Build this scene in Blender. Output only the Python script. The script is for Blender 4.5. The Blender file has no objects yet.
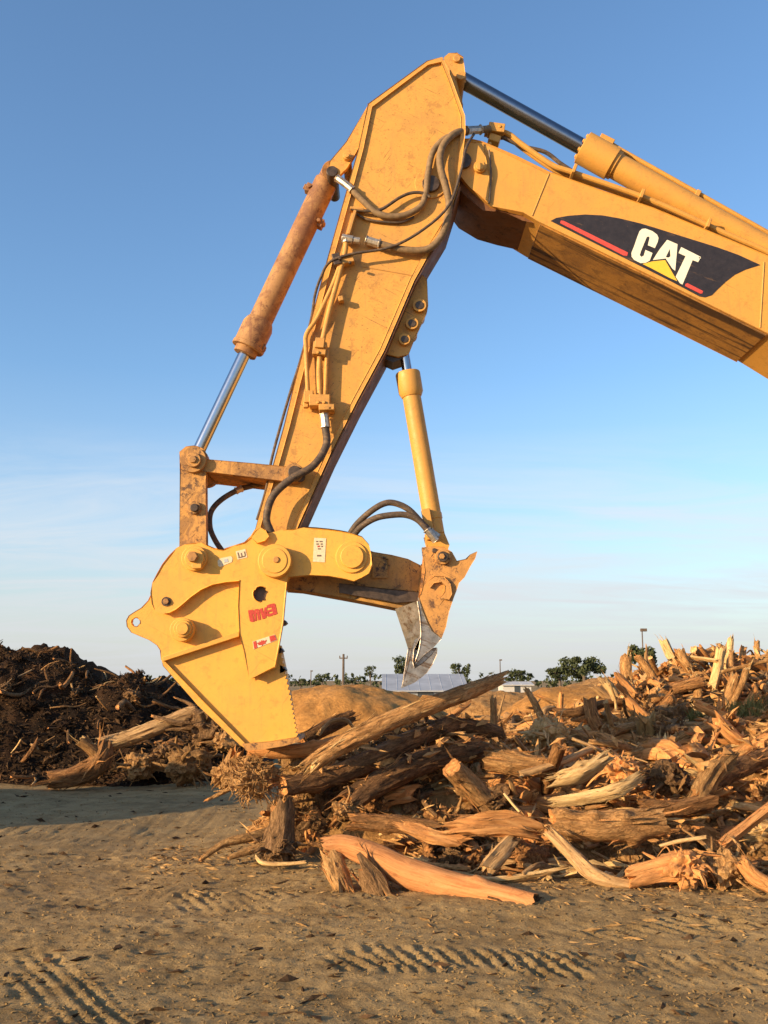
import bpy, bmesh, math, random
import numpy as np
from mathutils import Vector, Matrix, noise as mn

SC = bpy.context.scene
COL = SC.collection
R = math.radians
random.seed(11)
rng = np.random.default_rng(11)

# ------------------------------------------------------------------ camera
F, CX, CY, CZ, PITCH = 980.0, 384.0, 512.0, 1.6, R(9.75)
cp, sp = math.cos(PITCH), math.sin(PITCH)

def P(px, py, Y):
    """the point at distance Y (world y) that stands at this place of the view"""
    u, v = (px - CX) / F, -(py - CY) / F
    dy, dz = cp - sp * v, sp + cp * v
    s = Y / dy
    return Vector((u * s, Y, CZ + dz * s))

def G(px, py, z=0.0):
    u, v = (px - CX) / F, -(py - CY) / F
    dy, dz = cp - sp * v, sp + cp * v
    s = (z - CZ) / dz
    return Vector((u * s, dy * s, z))

def proj(p):
    x, y, z = p[0], p[1], p[2] - CZ
    d = y * cp + z * sp
    return CX + F * x / d, CY - F * (-y * sp + z * cp) / d

def m_per_px(Y):
    return Y / (F * 0.97)

# ------------------------------------------------------------------ noise
def _h(ix, iy, seed):
    n = (ix.astype(np.int64) * 374761393 + iy.astype(np.int64) * 668265263 + seed * 1442695041) & 0x7fffffff
    n = ((n ^ (n >> 13)) * 1274126177) & 0x7fffffff
    n = n ^ (n >> 16)
    return (n & 0xffff) / 65535.0

def vn(x, y, seed=0):
    x = np.asarray(x, float); y = np.asarray(y, float)
    ix, iy = np.floor(x), np.floor(y)
    fx, fy = x - ix, y - iy
    fx = fx * fx * (3 - 2 * fx); fy = fy * fy * (3 - 2 * fy)
    a, b = _h(ix, iy, seed), _h(ix + 1, iy, seed)
    c, d = _h(ix, iy + 1, seed), _h(ix + 1, iy + 1, seed)
    return (a * (1 - fx) + b * fx) * (1 - fy) + (c * (1 - fx) + d * fx) * fy - 0.5

def fbm(x, y, seed=0, o=4, g=0.5):
    t, a = 0.0, 1.0
    for i in range(o):
        t = t + a * vn(x * 2 ** i, y * 2 ** i, seed + i * 17); a *= g
    return t

def sst(a, b, x):
    t = np.clip((x - a) / (b - a), 0, 1)
    return t * t * (3 - 2 * t)

# ------------------------------------------------------------------ materials
def nt(name):
    m = bpy.data.materials.new(name); m.use_nodes = True
    t = m.node_tree
    return m, t, t.nodes['Principled BSDF']

def N(t, kind, **kw):
    n = t.nodes.new(kind)
    for k, v in kw.items():
        if k.startswith('i_'):
            n.inputs[k[2:].replace('_', ' ')].default_value = v
        else:
            setattr(n, k, v)
    return n

def ramp(t, src, stops):
    r = t.nodes.new('ShaderNodeValToRGB')
    e = r.color_ramp.elements
    while len(e) < len(stops): e.new(0.5)
    for i, (p, c) in enumerate(stops):
        e[i].position = p
        e[i].color = (c, c, c, 1) if isinstance(c, (int, float)) else (*c, 1)
    t.links.new(src, r.inputs[0])
    return r.outputs[0]

def mix(t, f, a, b, mode='MIX'):
    m = t.nodes.new('ShaderNodeMix'); m.data_type = 'RGBA'; m.blend_type = mode
    for s, v in ((m.inputs[0], f), (m.inputs[6], a), (m.inputs[7], b)):
        if hasattr(v, 'is_linked'): t.links.new(v, s)
        elif isinstance(v, (int, float)): s.default_value = v if s == m.inputs[0] else (v, v, v, 1)
        else: s.default_value = (*v, 1)
    return m.outputs[2]

def coords(t, kind='Object', scale=(1, 1, 1)):
    mp = t.nodes.new('ShaderNodeMapping'); mp.inputs['Scale'].default_value = scale
    if kind == 'wood':
        a = t.nodes.new('ShaderNodeAttribute'); a.attribute_name = 'wood'
        oi = t.nodes.new('ShaderNodeObjectInfo')
        ad = t.nodes.new('ShaderNodeVectorMath'); ad.operation = 'ADD'
        ml = t.nodes.new('ShaderNodeMath'); ml.operation = 'MULTIPLY'; ml.inputs[1].default_value = 37.0
        t.links.new(oi.outputs['Random'], ml.inputs[0])
        t.links.new(a.outputs['Vector'], ad.inputs[0]); t.links.new(ml.outputs[0], ad.inputs[1])
        t.links.new(ad.outputs[0], mp.inputs[0])
    else:
        c = t.nodes.new('ShaderNodeTexCoord')
        t.links.new(c.outputs[kind], mp.inputs[0])
    return mp.outputs[0]

def noise(t, vec, scale, detail=5, rough=0.6, dist=0.0):
    n = t.nodes.new('ShaderNodeTexNoise')
    n.inputs['Scale'].default_value = scale; n.inputs['Detail'].default_value = detail
    n.inputs['Roughness'].default_value = rough; n.inputs['Distortion'].default_value = dist
    t.links.new(vec, n.inputs['Vector'])
    return n.outputs['Fac']

def bump(t, h, strength, dist, bsdf, prev=None):
    b = t.nodes.new('ShaderNodeBump'); b.inputs['Strength'].default_value = strength
    b.inputs['Distance'].default_value = dist
    t.links.new(h, b.inputs['Height'])
    if prev: t.links.new(prev, b.inputs['Normal'])
    t.links.new(b.outputs[0], bsdf.inputs['Normal'])
    return b.outputs[0]

M = {}

def paint(name, base, dirt, rust, amount=0.5, rough=0.42, spots=0.6, speck=0.5):
    """worn machine paint: dust film, rubbed patches, dark scuffs"""
    m, t, b = nt(name)
    c = coords(t)
    def amt(src, k):
        f = t.nodes.new('ShaderNodeMath'); f.operation = 'MULTIPLY'; f.use_clamp = True
        t.links.new(src, f.inputs[0]); f.inputs[1].default_value = k
        return f.outputs[0]
    big = ramp(t, noise(t, c, 1.7, 9, 0.74, 0.2), [(0.47, 0), (0.62, 1)])
    col = mix(t, amt(big, amount * 0.38), base, dirt)
    fine = ramp(t, noise(t, c, 8, 10, 0.80, 0.3), [(0.54, 0), (0.60, 1)])
    col = mix(t, amt(fine, amount * spots), col, rust)
    mot = ramp(t, noise(t, c, 5.5, 8, 0.72, 0.6), [(0.50, 0), (0.58, 1)])
    col = mix(t, amt(mot, max(0, amount - .6) * 0.42), col, mix(t, 0.5, dirt, rust))
    streak = ramp(t, noise(t, coords(t, 'Object', (9, 9, 0.7)), 2.6, 7, 0.75), [(0.54, 0), (0.66, 1)])
    col = mix(t, amt(streak, amount * 0.42), col, dirt)
    def rotc(sc, rot):
        mp_ = coords(t, 'Object', tuple(1 / q for q in sc)); mp_.node.vector_type = 'TEXTURE'; mp_.node.inputs['Rotation'].default_value = rot
        return mp_
    for rt in ((0, 0.5, 0), (0, -0.95, 0.3)):      # thin scratches in two directions
        scr = ramp(t, noise(t, rotc((1.2, 6, 38), rt), 2.2, 4, 0.6, 0.2), [(0.665, 0), (0.70, 1)])
        col = mix(t, amt(scr, speck * 1.1), col, tuple(x * 0.5 for x in rust))
    spk = ramp(t, noise(t, coords(t, 'Object', (1, 1, 2.2)), 42, 3, 0.6, 0.3), [(0.64, 0), (0.68, 1)])
    col = mix(t, amt(spk, speck), col, tuple(x * 0.35 for x in rust))
    geo = t.nodes.new('ShaderNodeNewGeometry')      # rubbed, rusty edges
    edge = ramp(t, geo.outputs['Pointiness'], [(0.53, 0), (0.60, 1)])
    col = mix(t, amt(edge, amount * 0.5), col, tuple(x * 0.8 for x in dirt))
    t.links.new(col, b.inputs['Base Color'])
    rr = ramp(t, noise(t, c, 9, 4, 0.6), [(0.3, rough), (0.75, min(1, rough + 0.3))])
    t.links.new(rr, b.inputs['Roughness'])
    b.inputs['Specular IOR Level'].default_value = 0.4
    bump(t, noise(t, c, 30, 6, 0.65), 0.16, 0.006, b)
    M[name] = m
    return m

YEL, DIRT, RUST = (0.64, 0.315, 0.060), (0.36, 0.19, 0.07), (0.16, 0.07, 0.03)
paint('boom_paint', YEL, DIRT, RUST, 0.55, 0.42, 0.32, 0.30)
paint('stick_paint', (0.64, 0.315, 0.064), DIRT, RUST, 0.85, 0.48, 0.42, 0.70)
paint('link_paint', (0.54, 0.27, 0.075), (0.22, 0.11, 0.05), (0.07, 0.036, 0.025), 1.9, 0.62, 0.5, 0.9)
paint('barrel_paint', (0.50, 0.27, 0.10), (0.24, 0.10, 0.045), (0.12, 0.05, 0.028), 2.1, 0.58, 0.40, 0.8)
paint('shear_paint', (0.74, 0.37, 0.058), (0.50, 0.24, 0.065), (0.30, 0.12, 0.04), 0.75, 0.38, 0.34, 0.25)
paint('jaw_paint', (0.54, 0.26, 0.07), (0.27, 0.13, 0.05), (0.11, 0.055, 0.03), 1.25, 0.5, 0.8, 0.8)
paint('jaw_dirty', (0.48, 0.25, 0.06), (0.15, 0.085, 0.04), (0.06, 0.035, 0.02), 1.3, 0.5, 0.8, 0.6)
paint('nose_dirt_shade', (0.20, 0.085, 0.035), (0.10, 0.05, 0.03), (0.05, 0.025, 0.015), 1.0, 0.6, 0.8)  # dirt on nose and rod eye; also the painted shade under the stick
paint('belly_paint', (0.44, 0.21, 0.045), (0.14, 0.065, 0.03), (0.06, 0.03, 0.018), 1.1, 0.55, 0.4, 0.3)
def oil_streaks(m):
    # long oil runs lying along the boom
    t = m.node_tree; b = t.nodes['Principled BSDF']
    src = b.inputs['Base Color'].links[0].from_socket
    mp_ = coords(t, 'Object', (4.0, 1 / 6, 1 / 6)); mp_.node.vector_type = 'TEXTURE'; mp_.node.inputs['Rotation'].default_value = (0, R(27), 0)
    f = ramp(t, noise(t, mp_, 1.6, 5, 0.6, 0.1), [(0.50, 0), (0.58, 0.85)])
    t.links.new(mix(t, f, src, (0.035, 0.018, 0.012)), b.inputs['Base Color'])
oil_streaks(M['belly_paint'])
paint('track_paint', (0.05, 0.04, 0.035), (0.14, 0.09, 0.05), (0.08, 0.04, 0.02), 1.0, 0.7)

def simple(name, col, rough=0.6, metal=0.0, var=0.25, sc=12, bstr=0.1, scuff=None, k=(0.58, 0.64)):
    m, t, b = nt(name)
    c = coords(t)
    n = noise(t, c, sc, 5, 0.65)
    kk = ramp(t, n, [(0.3, 1 - var), (0.7, 1 + var)])
    out = mix(t, 1.0, col, kk, 'MULTIPLY')
    if scuff:
        mp_ = coords(t, 'Object', (.9, .12, .10)); mp_.node.vector_type = 'TEXTURE'; mp_.node.inputs['Rotation'].default_value = (0, R(20), 0)
        out = mix(t, ramp(t, noise(t, mp_, 2.0, 8, .75, .2), [(k[0], 0), (k[1], .8)]), out, scuff)
        out = mix(t, ramp(t, noise(t, c, 28, 8, .8), [(k[0] + .02, 0), (k[1] + .03, .9)]), out, scuff)
    t.links.new(out, b.inputs['Base Color'])
    b.inputs['Roughness'].default_value = rough; b.inputs['Metallic'].default_value = metal
    if bstr: bump(t, n, bstr, 0.004, b)
    M[name] = m
    return m

simple('chrome', (0.42, 0.43, 0.46), 0.16, 1.0, 0.08, 20, 0.02)
simple('dark_chrome', (0.27, 0.27, 0.30), 0.22, 1.0, 0.1, 20, 0.02)
simple('hose_rubber', (0.065, 0.043, 0.030), 0.7, 0.0, 0.4, 30, 0.3, (0.22, 0.13, 0.06), (0.52, 0.66))
simple('hose_dusty', (0.20, 0.125, 0.06), 0.75, 0.0, 0.35, 26, 0.3)
simple('fitting_steel', (0.50, 0.42, 0.33), 0.38, 0.7, 0.4, 30, 0.2)
simple('grease_steel', (0.075, 0.05, 0.035), 0.45, 0.4, 0.5, 25, 0.4)
simple('bare_steel', (0.36, 0.32, 0.28), 0.40, 0.75, 0.45, 14, 0.5, (0.16, 0.085, 0.04), (0.52, 0.60))
simple('decal_black', (0.026, 0.020, 0.020), 0.42, 0.0, 0.3, 18, 0.02, (0.15, 0.085, 0.04), (0.60, 0.68))
simple('decal_white', (0.80, 0.76, 0.60), 0.5, 0.0, 0.04, 40, 0.0)
simple('decal_red', (0.62, 0.07, 0.05), 0.5, 0.0, 0.2, 40, 0.0)
simple('decal_yellow', (0.84, 0.50, 0.04), 0.5, 0.0, 0.05, 40, 0.0)
simple('label_white', (0.64, 0.54, 0.36), 0.55, 0.0, 0.18, 60, 0.0, (0.60, 0.34, 0.10), (0.60, 0.67))
simple('label_ink', (0.16, 0.10, 0.07), 0.6, 0.0, 0.3, 60, 0.0)
simple('logo_red', (0.46, 0.045, 0.025), 0.5, 0.0, 0.3, 60, 0.0, (0.66, 0.28, 0.06), (0.60, 0.68))
simple('window_glass', (0.05, 0.06, 0.07), 0.1)
simple('shed_metal', (0.34, 0.35, 0.37), 0.55, 0.0, 0.2, 0.6, 0)
simple('shed_white', (0.50, 0.48, 0.45), 0.6, 0.0, 0.1, 0.5, 0)
simple('pole_wood', (0.11, 0.08, 0.06), 0.9, 0.0, 0.3, 4, 0)

def wood(name, dark, mid, light, rough=0.85, stretch=0.10, bs=0.8, bark=False, dust=0.35):
    m, t, b = nt(name)
    c = coords(t, 'wood', (1, 1, stretch))
    oi = t.nodes.new('ShaderNodeObjectInfo')
    n1 = noise(t, c, 34 if not bark else 24, 8, 0.72, 0.6)
    col = ramp(t, n1, [(0.34, dark), (0.5, mid), (0.64, light)])
    c2 = coords(t, 'wood', (1, 1, 0.55))
    patch = ramp(t, noise(t, c2, 8, 6, 0.7, 0.8), [(0.46, 0), (0.60, 1)])
    pm = t.nodes.new('ShaderNodeMath'); pm.operation = 'MULTIPLY'; pm.inputs[1].default_value = dust
    t.links.new(patch, pm.inputs[0])
    col = mix(t, pm.outputs[0], col, (0.36, 0.205, 0.085))
    pt2 = ramp(t, noise(t, c2, 12, 6, 0.75, 0.5), [(0.57, 0), (0.66, 0.5)])
    col = mix(t, pt2, col, tuple(x * 0.45 for x in dark))
    # drying cracks along the grain
    cr = ramp(t, noise(t, coords(t, 'wood', (1, 1, stretch * .45)), 55, 3, 0.55, 0.3), [(0.28, 0.5), (0.38, 1.0)])
    col = mix(t, 1.0, col, cr, 'MULTIPLY')
    if bark:
        vo = t.nodes.new('ShaderNodeTexVoronoi'); vo.feature = 'DISTANCE_TO_EDGE'; vo.inputs['Scale'].default_value = 26
        wv = coords(t, 'wood', (1, 1, 0.33))
        wob = t.nodes.new('ShaderNodeVectorMath'); wob.operation = 'MULTIPLY_ADD'
        nn = t.nodes.new('ShaderNodeTexNoise'); nn.inputs['Scale'].default_value = 30; t.links.new(wv, nn.inputs['Vector'])
        t.links.new(nn.outputs['Color'], wob.inputs[0]); wob.inputs[1].default_value = (.07, .07, .09); t.links.new(wv, wob.inputs[2])
        t.links.new(wob.outputs[0], vo.inputs['Vector'])
        pl = ramp(t, vo.outputs['Distance'], [(0.02, 0.42), (0.16, 1.0)])
        col = mix(t, 0.5, col, pl, 'MULTIPLY')
    hv = t.nodes.new('ShaderNodeHueSaturation')
    rv = ramp(t, oi.outputs['Random'], [(0, 0.80), (1, 1.28)])
    t.links.new(col, hv.inputs['Color']); t.links.new(rv, hv.inputs['Value'])
    t.links.new(hv.outputs[0], b.inputs['Base Color'])
    b.inputs['Roughness'].default_value = rough
    b.inputs['Specular IOR Level'].default_value = 0.15
    p = bump(t, n1, bs, 0.035 if bark else 0.018, b)
    p = bump(t, cr, bs * .6, 0.012, b, p)
    if bark: p = bump(t, pl, bs * .6, 0.015, b, p)
    bump(t, noise(t, c2, 70, 5, 0.75), 0.7, 0.012, b, p)
    M[name] = m

wood('bark_brown', (0.11, 0.052, 0.022), (0.33, 0.15, 0.055), (0.49, 0.24, 0.09), bark=True, stretch=0.2, bs=1.0)
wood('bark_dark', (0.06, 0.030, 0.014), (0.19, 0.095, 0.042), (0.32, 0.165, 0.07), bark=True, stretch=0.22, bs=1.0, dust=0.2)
wood('bark_tan', (0.21, 0.105, 0.04), (0.47, 0.235, 0.085), (0.62, 0.345, 0.135), bark=True, stretch=0.22, bs=0.9)
wood('wood_orange', (0.30, 0.125, 0.042), (0.56, 0.245, 0.08), (0.68, 0.345, 0.125), dust=0.3)
wood('wood_peach', (0.44, 0.17, 0.06), (0.62, 0.27, 0.10), (0.69, 0.33, 0.135), stretch=0.07, bs=0.35, dust=0.12)
wood('wood_pale', (0.38, 0.21, 0.085), (0.62, 0.40, 0.17), (0.75, 0.53, 0.26), dust=0.25)
wood('wood_grey', (0.19, 0.10, 0.045), (0.44, 0.26, 0.115), (0.58, 0.38, 0.18), dust=0.35)
wood('root_tan', (0.17, 0.082, 0.031), (0.41, 0.22, 0.083), (0.50, 0.295, 0.125), stretch=0.4, bs=0.9, bark=True)
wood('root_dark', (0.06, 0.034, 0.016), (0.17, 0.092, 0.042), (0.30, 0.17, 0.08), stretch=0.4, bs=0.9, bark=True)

def soil(name, cols, sc=3.0, fine=40, bs=0.6, bd=0.02, rough=0.95):
    m, t, b = nt(name)
    c = coords(t)
    n1 = noise(t, c, sc, 8, 0.66, 0.3)
    n2 = noise(t, c, fine, 6, 0.7)
    n3 = noise(t, c, sc * 0.17, 4, 0.55)
    col = ramp(t, n1, [(0.30, cols[0]), (0.5, cols[1]), (0.72, cols[2])])
    k = ramp(t, n2, [(0.25, 0.55), (0.75, 1.4)])
    col = mix(t, 1.0, col, k, 'MULTIPLY')
    k3 = ramp(t, n3, [(0.3, 0.82), (0.7, 1.15)])
    col = mix(t, 1.0, col, k3, 'MULTIPLY')
    t.links.new(col, b.inputs['Base Color'])
    b.inputs['Roughness'].default_value = rough; b.inputs['Specular IOR Level'].default_value = 0.15
    p = bump(t, n1, bs, bd * 2, b)
    bump(t, n2, bs, bd * 0.5, b, p)
    M[name] = m

soil('ground_dirt', ((0.20, 0.125, 0.050), (0.33, 0.215, 0.092), (0.42, 0.285, 0.13)), 3.2, 75, 1.0, 0.016)
soil('mound_dirt', ((0.19, 0.09, 0.03), (0.39, 0.20, 0.068), (0.52, 0.29, 0.11)), 5.0, 30, 1.0, 0.05)
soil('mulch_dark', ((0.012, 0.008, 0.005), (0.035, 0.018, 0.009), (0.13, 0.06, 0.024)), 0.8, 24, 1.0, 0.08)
soil('orange_dirt', ((0.28, 0.125, 0.034), (0.38, 0.18, 0.05), (0.45, 0.22, 0.07)), 1.0, 9, 0.6, 0.08)
soil('chip_tan', ((0.26, 0.14, 0.055), (0.48, 0.275, 0.11), (0.66, 0.43, 0.19)), 6, 40, 0.4, 0.01)
soil('chip_dark', ((0.02, 0.012, 0.007), (0.06, 0.034, 0.017), (0.17, 0.09, 0.042)), 3, 30, 0.4, 0.01)
soil('chip_litter', ((0.10, 0.055, 0.022), (0.30, 0.175, 0.07), (0.50, 0.31, 0.135)), 9, 40, 0.4, 0.01)
soil('chip_orange', ((0.26, 0.12, 0.042), (0.50, 0.26, 0.095), (0.66, 0.39, 0.16)), 5, 40, 0.4, 0.01)
soil('chip_bark', ((0.10, 0.05, 0.02), (0.27, 0.14, 0.055), (0.36, 0.20, 0.09)), 4, 30, 0.4, 0.01)
soil('clod_dirt', ((0.15, 0.092, 0.038), (0.26, 0.165, 0.07), (0.34, 0.225, 0.10)), 8, 50, 0.7, 0.01)

def leaf(name, a, b_):
    m, t, b = nt(name)
    c = coords(t)
    n = noise(t, c, 1.4, 3, 0.6)
    t.links.new(ramp(t, n, [(0.3, a), (0.7, b_)]), b.inputs['Base Color'])
    b.inputs['Roughness'].default_value = 0.75; b.inputs['Specular IOR Level'].default_value = 0.2
    M[name] = m
leaf('leaf_dark', (0.038, 0.048, 0.022), (0.085, 0.10, 0.04))
leaf('leaf_olive', (0.10, 0.095, 0.028), (0.22, 0.19, 0.06))

# ------------------------------------------------------------------ mesh builder
class MB:
    def __init__(s): s.v, s.f, s.mi, s.at = [], [], [], []
    def add(s, vs, fs, mi=0, at=None):
        o = len(s.v)
        s.v += [tuple(v) for v in vs]
        s.f += [tuple(i + o for i in f) for f in fs]
        s.mi += [mi] * len(fs) if isinstance(mi, int) else mi
        s.at += at if at is not None else [tuple(v) for v in vs]
        return s
    def prism(s, px, Y0, Y1, holes=(), mi=0, raw=False):
        """plate: outline as it stands at Y0, given thickness to Y1"""
        loops = [[(p if raw else P(p[0], p[1], Y0)) for p in L] for L in [px, *holes]]
        bm = bmesh.new()
        vs, es = [], []
        for L in loops:
            lv = [bm.verts.new((p[0], p[2], 0)) for p in L]
            es += [bm.edges.new((lv[i], lv[(i + 1) % len(lv)])) for i in range(len(lv))]
            vs += lv
        bm.verts.index_update()
        bmesh.ops.triangle_fill(bm, use_beauty=True, use_dissolve=False, edges=es, normal=(0, 0, 1))
        bm.verts.index_update()
        tris = [tuple(v.index for v in f.verts) for f in bm.faces]
        n = len(vs); co = [(v.co.x, v.co.y) for v in vs]
        bm.free()
        V = [(x, Y0, z) for x, z in co] + [(x, Y1, z) for x, z in co]
        Fs = []
        for t in tris:
            a, b, c = (co[i] for i in t)
            area = (b[0] - a[0]) * (c[1] - a[1]) - (c[0] - a[0]) * (b[1] - a[1])
            tt = t if area > 0 else t[::-1]
            Fs.append(tt); Fs.append(tuple(i + n for i in tt[::-1]))
        o = 0
        for li, L in enumerate(loops):
            k = len(L)
            A = sum(co[o + i][0] * co[o + (i + 1) % k][1] - co[o + (i + 1) % k][0] * co[o + i][1] for i in range(k))
            ccw = (A > 0) == (li == 0)
            for i in range(k):
                a, b = o + i, o + (i + 1) % k
                Fs.append((a, a + n, b + n, b) if not ccw else (b, b + n, a + n, a))
            o += k
        return s.add(V, Fs, mi)
    def tube(s, pts, rad, n=12, mi=0, caps=True, smooth=0):
        pts = [Vector(p) for p in pts]
        if isinstance(rad, (int, float)): rad = [rad] * len(pts)
        if smooth: pts, rad = spline(pts, rad, smooth)
        V, Fs, up = [], [], None
        fr = frames(pts)
        for p, r, (a, b) in zip(pts, rad, fr):
            for k in range(n):
                t = 2 * math.pi * k / n
                V.append(p + a * (r * math.cos(t)) + b * (r * math.sin(t)))
        for i in range(len(pts) - 1):
            for k in range(n):
                k2 = (k + 1) % n
                Fs.append((i * n + k, i * n + k2, (i + 1) * n + k2, (i + 1) * n + k))
        if caps:
            Fs.append(tuple(range(n))[::-1]); Fs.append(tuple((len(pts) - 1) * n + k for k in range(n)))
        return s.add(V, Fs, mi)
    def disc(s, px, py, Y0, Y1, r, n=28, mi=0, px_r=True):
        c = P(px, py, Y0); rr = r * m_per_px(Y0) if px_r else r
        return s.tube([(c.x, Y0, c.z), (c.x, Y1, c.z)], rr, n, mi)
    def box(s, c, d, mi=0, rot=None):
        V = []
        for x in (-.5, .5):
            for y in (-.5, .5):
                for z in (-.5, .5):
                    p = Vector((x * d[0], y * d[1], z * d[2]))
                    if rot is not None: p = rot @ p
                    V.append(Vector(c) + p)
        return s.add(V, [(0, 1, 3, 2), (4, 6, 7, 5), (0, 4, 5, 1), (2, 3, 7, 6), (0, 2, 6, 4), (1, 5, 7, 3)], mi)
    def bolt(s, px, py, Y, r, h, mi=0):
        c = P(px, py, Y); rr = r * m_per_px(Y)
        return s.tube([(c.x, Y - h, c.z), (c.x, Y + 0.01, c.z)], rr, 6, mi)

def spline(pts, rad, sub):
    op, orr = [], []
    n = len(pts)
    for i in range(n - 1):
        p0, p1, p2, p3 = pts[max(i - 1, 0)], pts[i], pts[i + 1], pts[min(i + 2, n - 1)]
        for k in range(sub):
            t = k / sub
            op.append(0.5 * ((2 * p1) + (p2 - p0) * t + (2 * p0 - 5 * p1 + 4 * p2 - p3) * t * t + (3 * p1 - p0 - 3 * p2 + p3) * t ** 3))
            orr.append(rad[i] * (1 - t) + rad[i + 1] * t)
    op.append(pts[-1]); orr.append(rad[-1])
    return op, orr

def frames(pts):
    out, a = [], None
    for i, p in enumerate(pts):
        t = (pts[min(i + 1, len(pts) - 1)] - pts[max(i - 1, 0)]).normalized()
        if a is None:
            ref = Vector((0, 0, 1)) if abs(t.z) < 0.9 else Vector((1, 0, 0))
            a = t.cross(ref).normalized()
        else:
            a = (a - t * a.dot(t)).normalized()
        out.append((a, t.cross(a)))
    return out

def mesh_from(mb, name, mats, org, smooth=True, angle=35):
    me = bpy.data.meshes.new(name)
    ox, oy, oz = org
    me.from_pydata([(x - ox, y - oy, z - oz) for x, y, z in mb.v], [], mb.f)
    for m in mats: me.materials.append(M[m])
    if len(mats) > 1: me.polygons.foreach_set('material_index', mb.mi)
    a = me.attributes.new('wood', 'FLOAT_VECTOR', 'POINT')
    a.data.foreach_set('vector', np.asarray(mb.at, dtype=np.float32).ravel())
    if smooth:
        me.polygons.foreach_set('use_smooth', [True] * len(me.polygons))
        me.set_sharp_from_angle(angle=R(angle))
    me.update()
    return me

def wloc(o):
    v = Vector((0, 0, 0))
    while o is not None:
        v += o.location; o = o.parent
    return v

def obj(name, mb, mats, parent=None, bevel=0, org=None, label=None, smooth=True, angle=35):
    if isinstance(mats, str): mats = [mats]
    base = wloc(parent)
    o_w = Vector(org) if org is not None else base
    o = bpy.data.objects.new(name, mesh_from(mb, name, mats, o_w, smooth, angle))
    COL.objects.link(o)
    o.parent = parent; o.location = o_w - base
    if bevel:
        b = o.modifiers.new('bevel', 'BEVEL'); b.width = bevel; b.segments = 2
        b.limit_method = 'ANGLE'; b.angle_limit = R(40)
    if label: o['label'] = label
    return o

def tag(o, label, cat, group=None, kind=None):
    o['label'] = label; o['category'] = cat
    if group: o['group'] = group
    if kind: o['kind'] = kind
    return o

def struct(o, kind='structure'):
    o['kind'] = kind
    return o

def empty(name, loc):
    o = bpy.data.objects.new(name, None); COL.objects.link(o); o.location = loc
    o.empty_display_size = 0.3
    return o

# ================================================================== EXCAVATOR
EXO = Vector((8.2, 9.5, 0))
EX = tag(empty('excavator', EXO),
         'yellow excavator reaching its boom, stick and stump shear over the wood pile', 'excavator')

# ---- boom
boom_side = [(447, 140), (470, 139), (483, 142), (516, 156), (549, 172), (600, 190), (653, 208), (768, 256),
             (840, 290), (930, 344), (1010, 430), (1090, 540), (1140, 640), (1085, 668), (1020, 580), (950, 488), (870, 396),
             (768, 334), (650, 276), (538, 222), (523, 213), (491, 205), (470, 188), (453, 168), (444, 152)]
BF, BB = 9.30, 10.12
b = MB().prism(boom_side, BF, BB)
boom = obj('boom', b, 'boom_paint', EX, bevel=0.012)
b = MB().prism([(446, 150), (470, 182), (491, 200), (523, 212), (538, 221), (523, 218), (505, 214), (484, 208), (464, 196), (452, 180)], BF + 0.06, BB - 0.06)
obj('nose_casting', b, 'nose_dirt_shade', boom, bevel=0.03)
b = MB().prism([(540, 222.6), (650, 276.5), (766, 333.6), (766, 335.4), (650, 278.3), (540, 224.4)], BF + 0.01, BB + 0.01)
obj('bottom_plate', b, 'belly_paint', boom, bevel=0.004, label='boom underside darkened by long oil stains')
w = MB()   # weld seams and edge plates standing a little proud
def seam(p0, p1, Y, r=0.009, mb=None):
    (mb or w).tube([P(p0[0], p0[1], Y), P(p1[0], p1[1], Y)], r, 6)
for a_, b_, r_ in (((549, 174), (532, 216), .009), ((764, 262), (760, 328), .009), ((484, 143), (549, 174), .008)):
    q_ = MB(); seam(a_, b_, BF, r_, q_); obj('weld_seam', q_, 'boom_paint', boom)
w.prism([(444, 150), (449, 141), (483, 143), (489, 175), (489, 202), (470, 187), (453, 167)], BF - 0.018, BF - 0.001)
obj('nose_plate', w, 'boom_paint', boom, bevel=0.004)
pin = MB()
pin.disc(480, 166, BF - 0.06, BF + 0.02, 6.5).disc(480, 166, BF - 0.09, BF - 0.05, 4).disc(463, 160, BF - 0.05, BF, 9, mi=1)
obj('pin', pin, ['boom_paint', 'grease_steel'], boom, bevel=0.004)

# the lettering panel on the boom: black curved field, red stripes, white letters, yellow triangle
def z2(x, y): return (440 + x / 2.341, 50 + y / 2.341)          # readings from an enlarged view
def zc(x, y): return (620 + x / 7.68, 215 + y / 7.68)
d = MB()
field = [z2(*p) for p in [(259, 400), (272, 393), (300, 388), (340, 385), (380, 387), (420, 394), (470, 406), (500, 415), (560, 434), (650, 462),
                          (700, 480), (750, 503), (715, 514), (690, 526), (668, 543), (650, 560), (636, 574), (620, 579), (608, 577), (540, 541), (438, 490), (350, 446)]]
d.prism(field, BF - 0.004, BF + 0.001, mi=0)
L1, L2 = BF - 0.007, BF - 0.0035
d.prism([z2(*p) for p in [(283, 399), (290, 400), (440, 474), (438, 482), (430, 481), (281, 405)]], L1, L2, mi=2)
d.prism([zc(*p) for p in [(505, 528), (520, 524), (638, 584), (632, 602), (618, 604), (500, 545)]], L1, L2, mi=2)
Cc = [(196, 104), (170, 106), (150, 124), (134, 165), (112, 230), (88, 290), (90, 320), (110, 345), (160, 370), (200, 366), (228, 350), (250, 292),
      (196, 268), (182, 312), (164, 322), (152, 308), (160, 280), (205, 170), (218, 164), (228, 172), (222, 200), (214, 232), (268, 254), (290, 206), (296, 176), (284, 150), (250, 124)]
Ac = [(362, 190), (442, 224), (424, 428), (404, 412), (352, 334), (300, 340), (252, 346), (300, 270)]
Ah = [(384, 258), (352, 322), (370, 328), (388, 318)]
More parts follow.
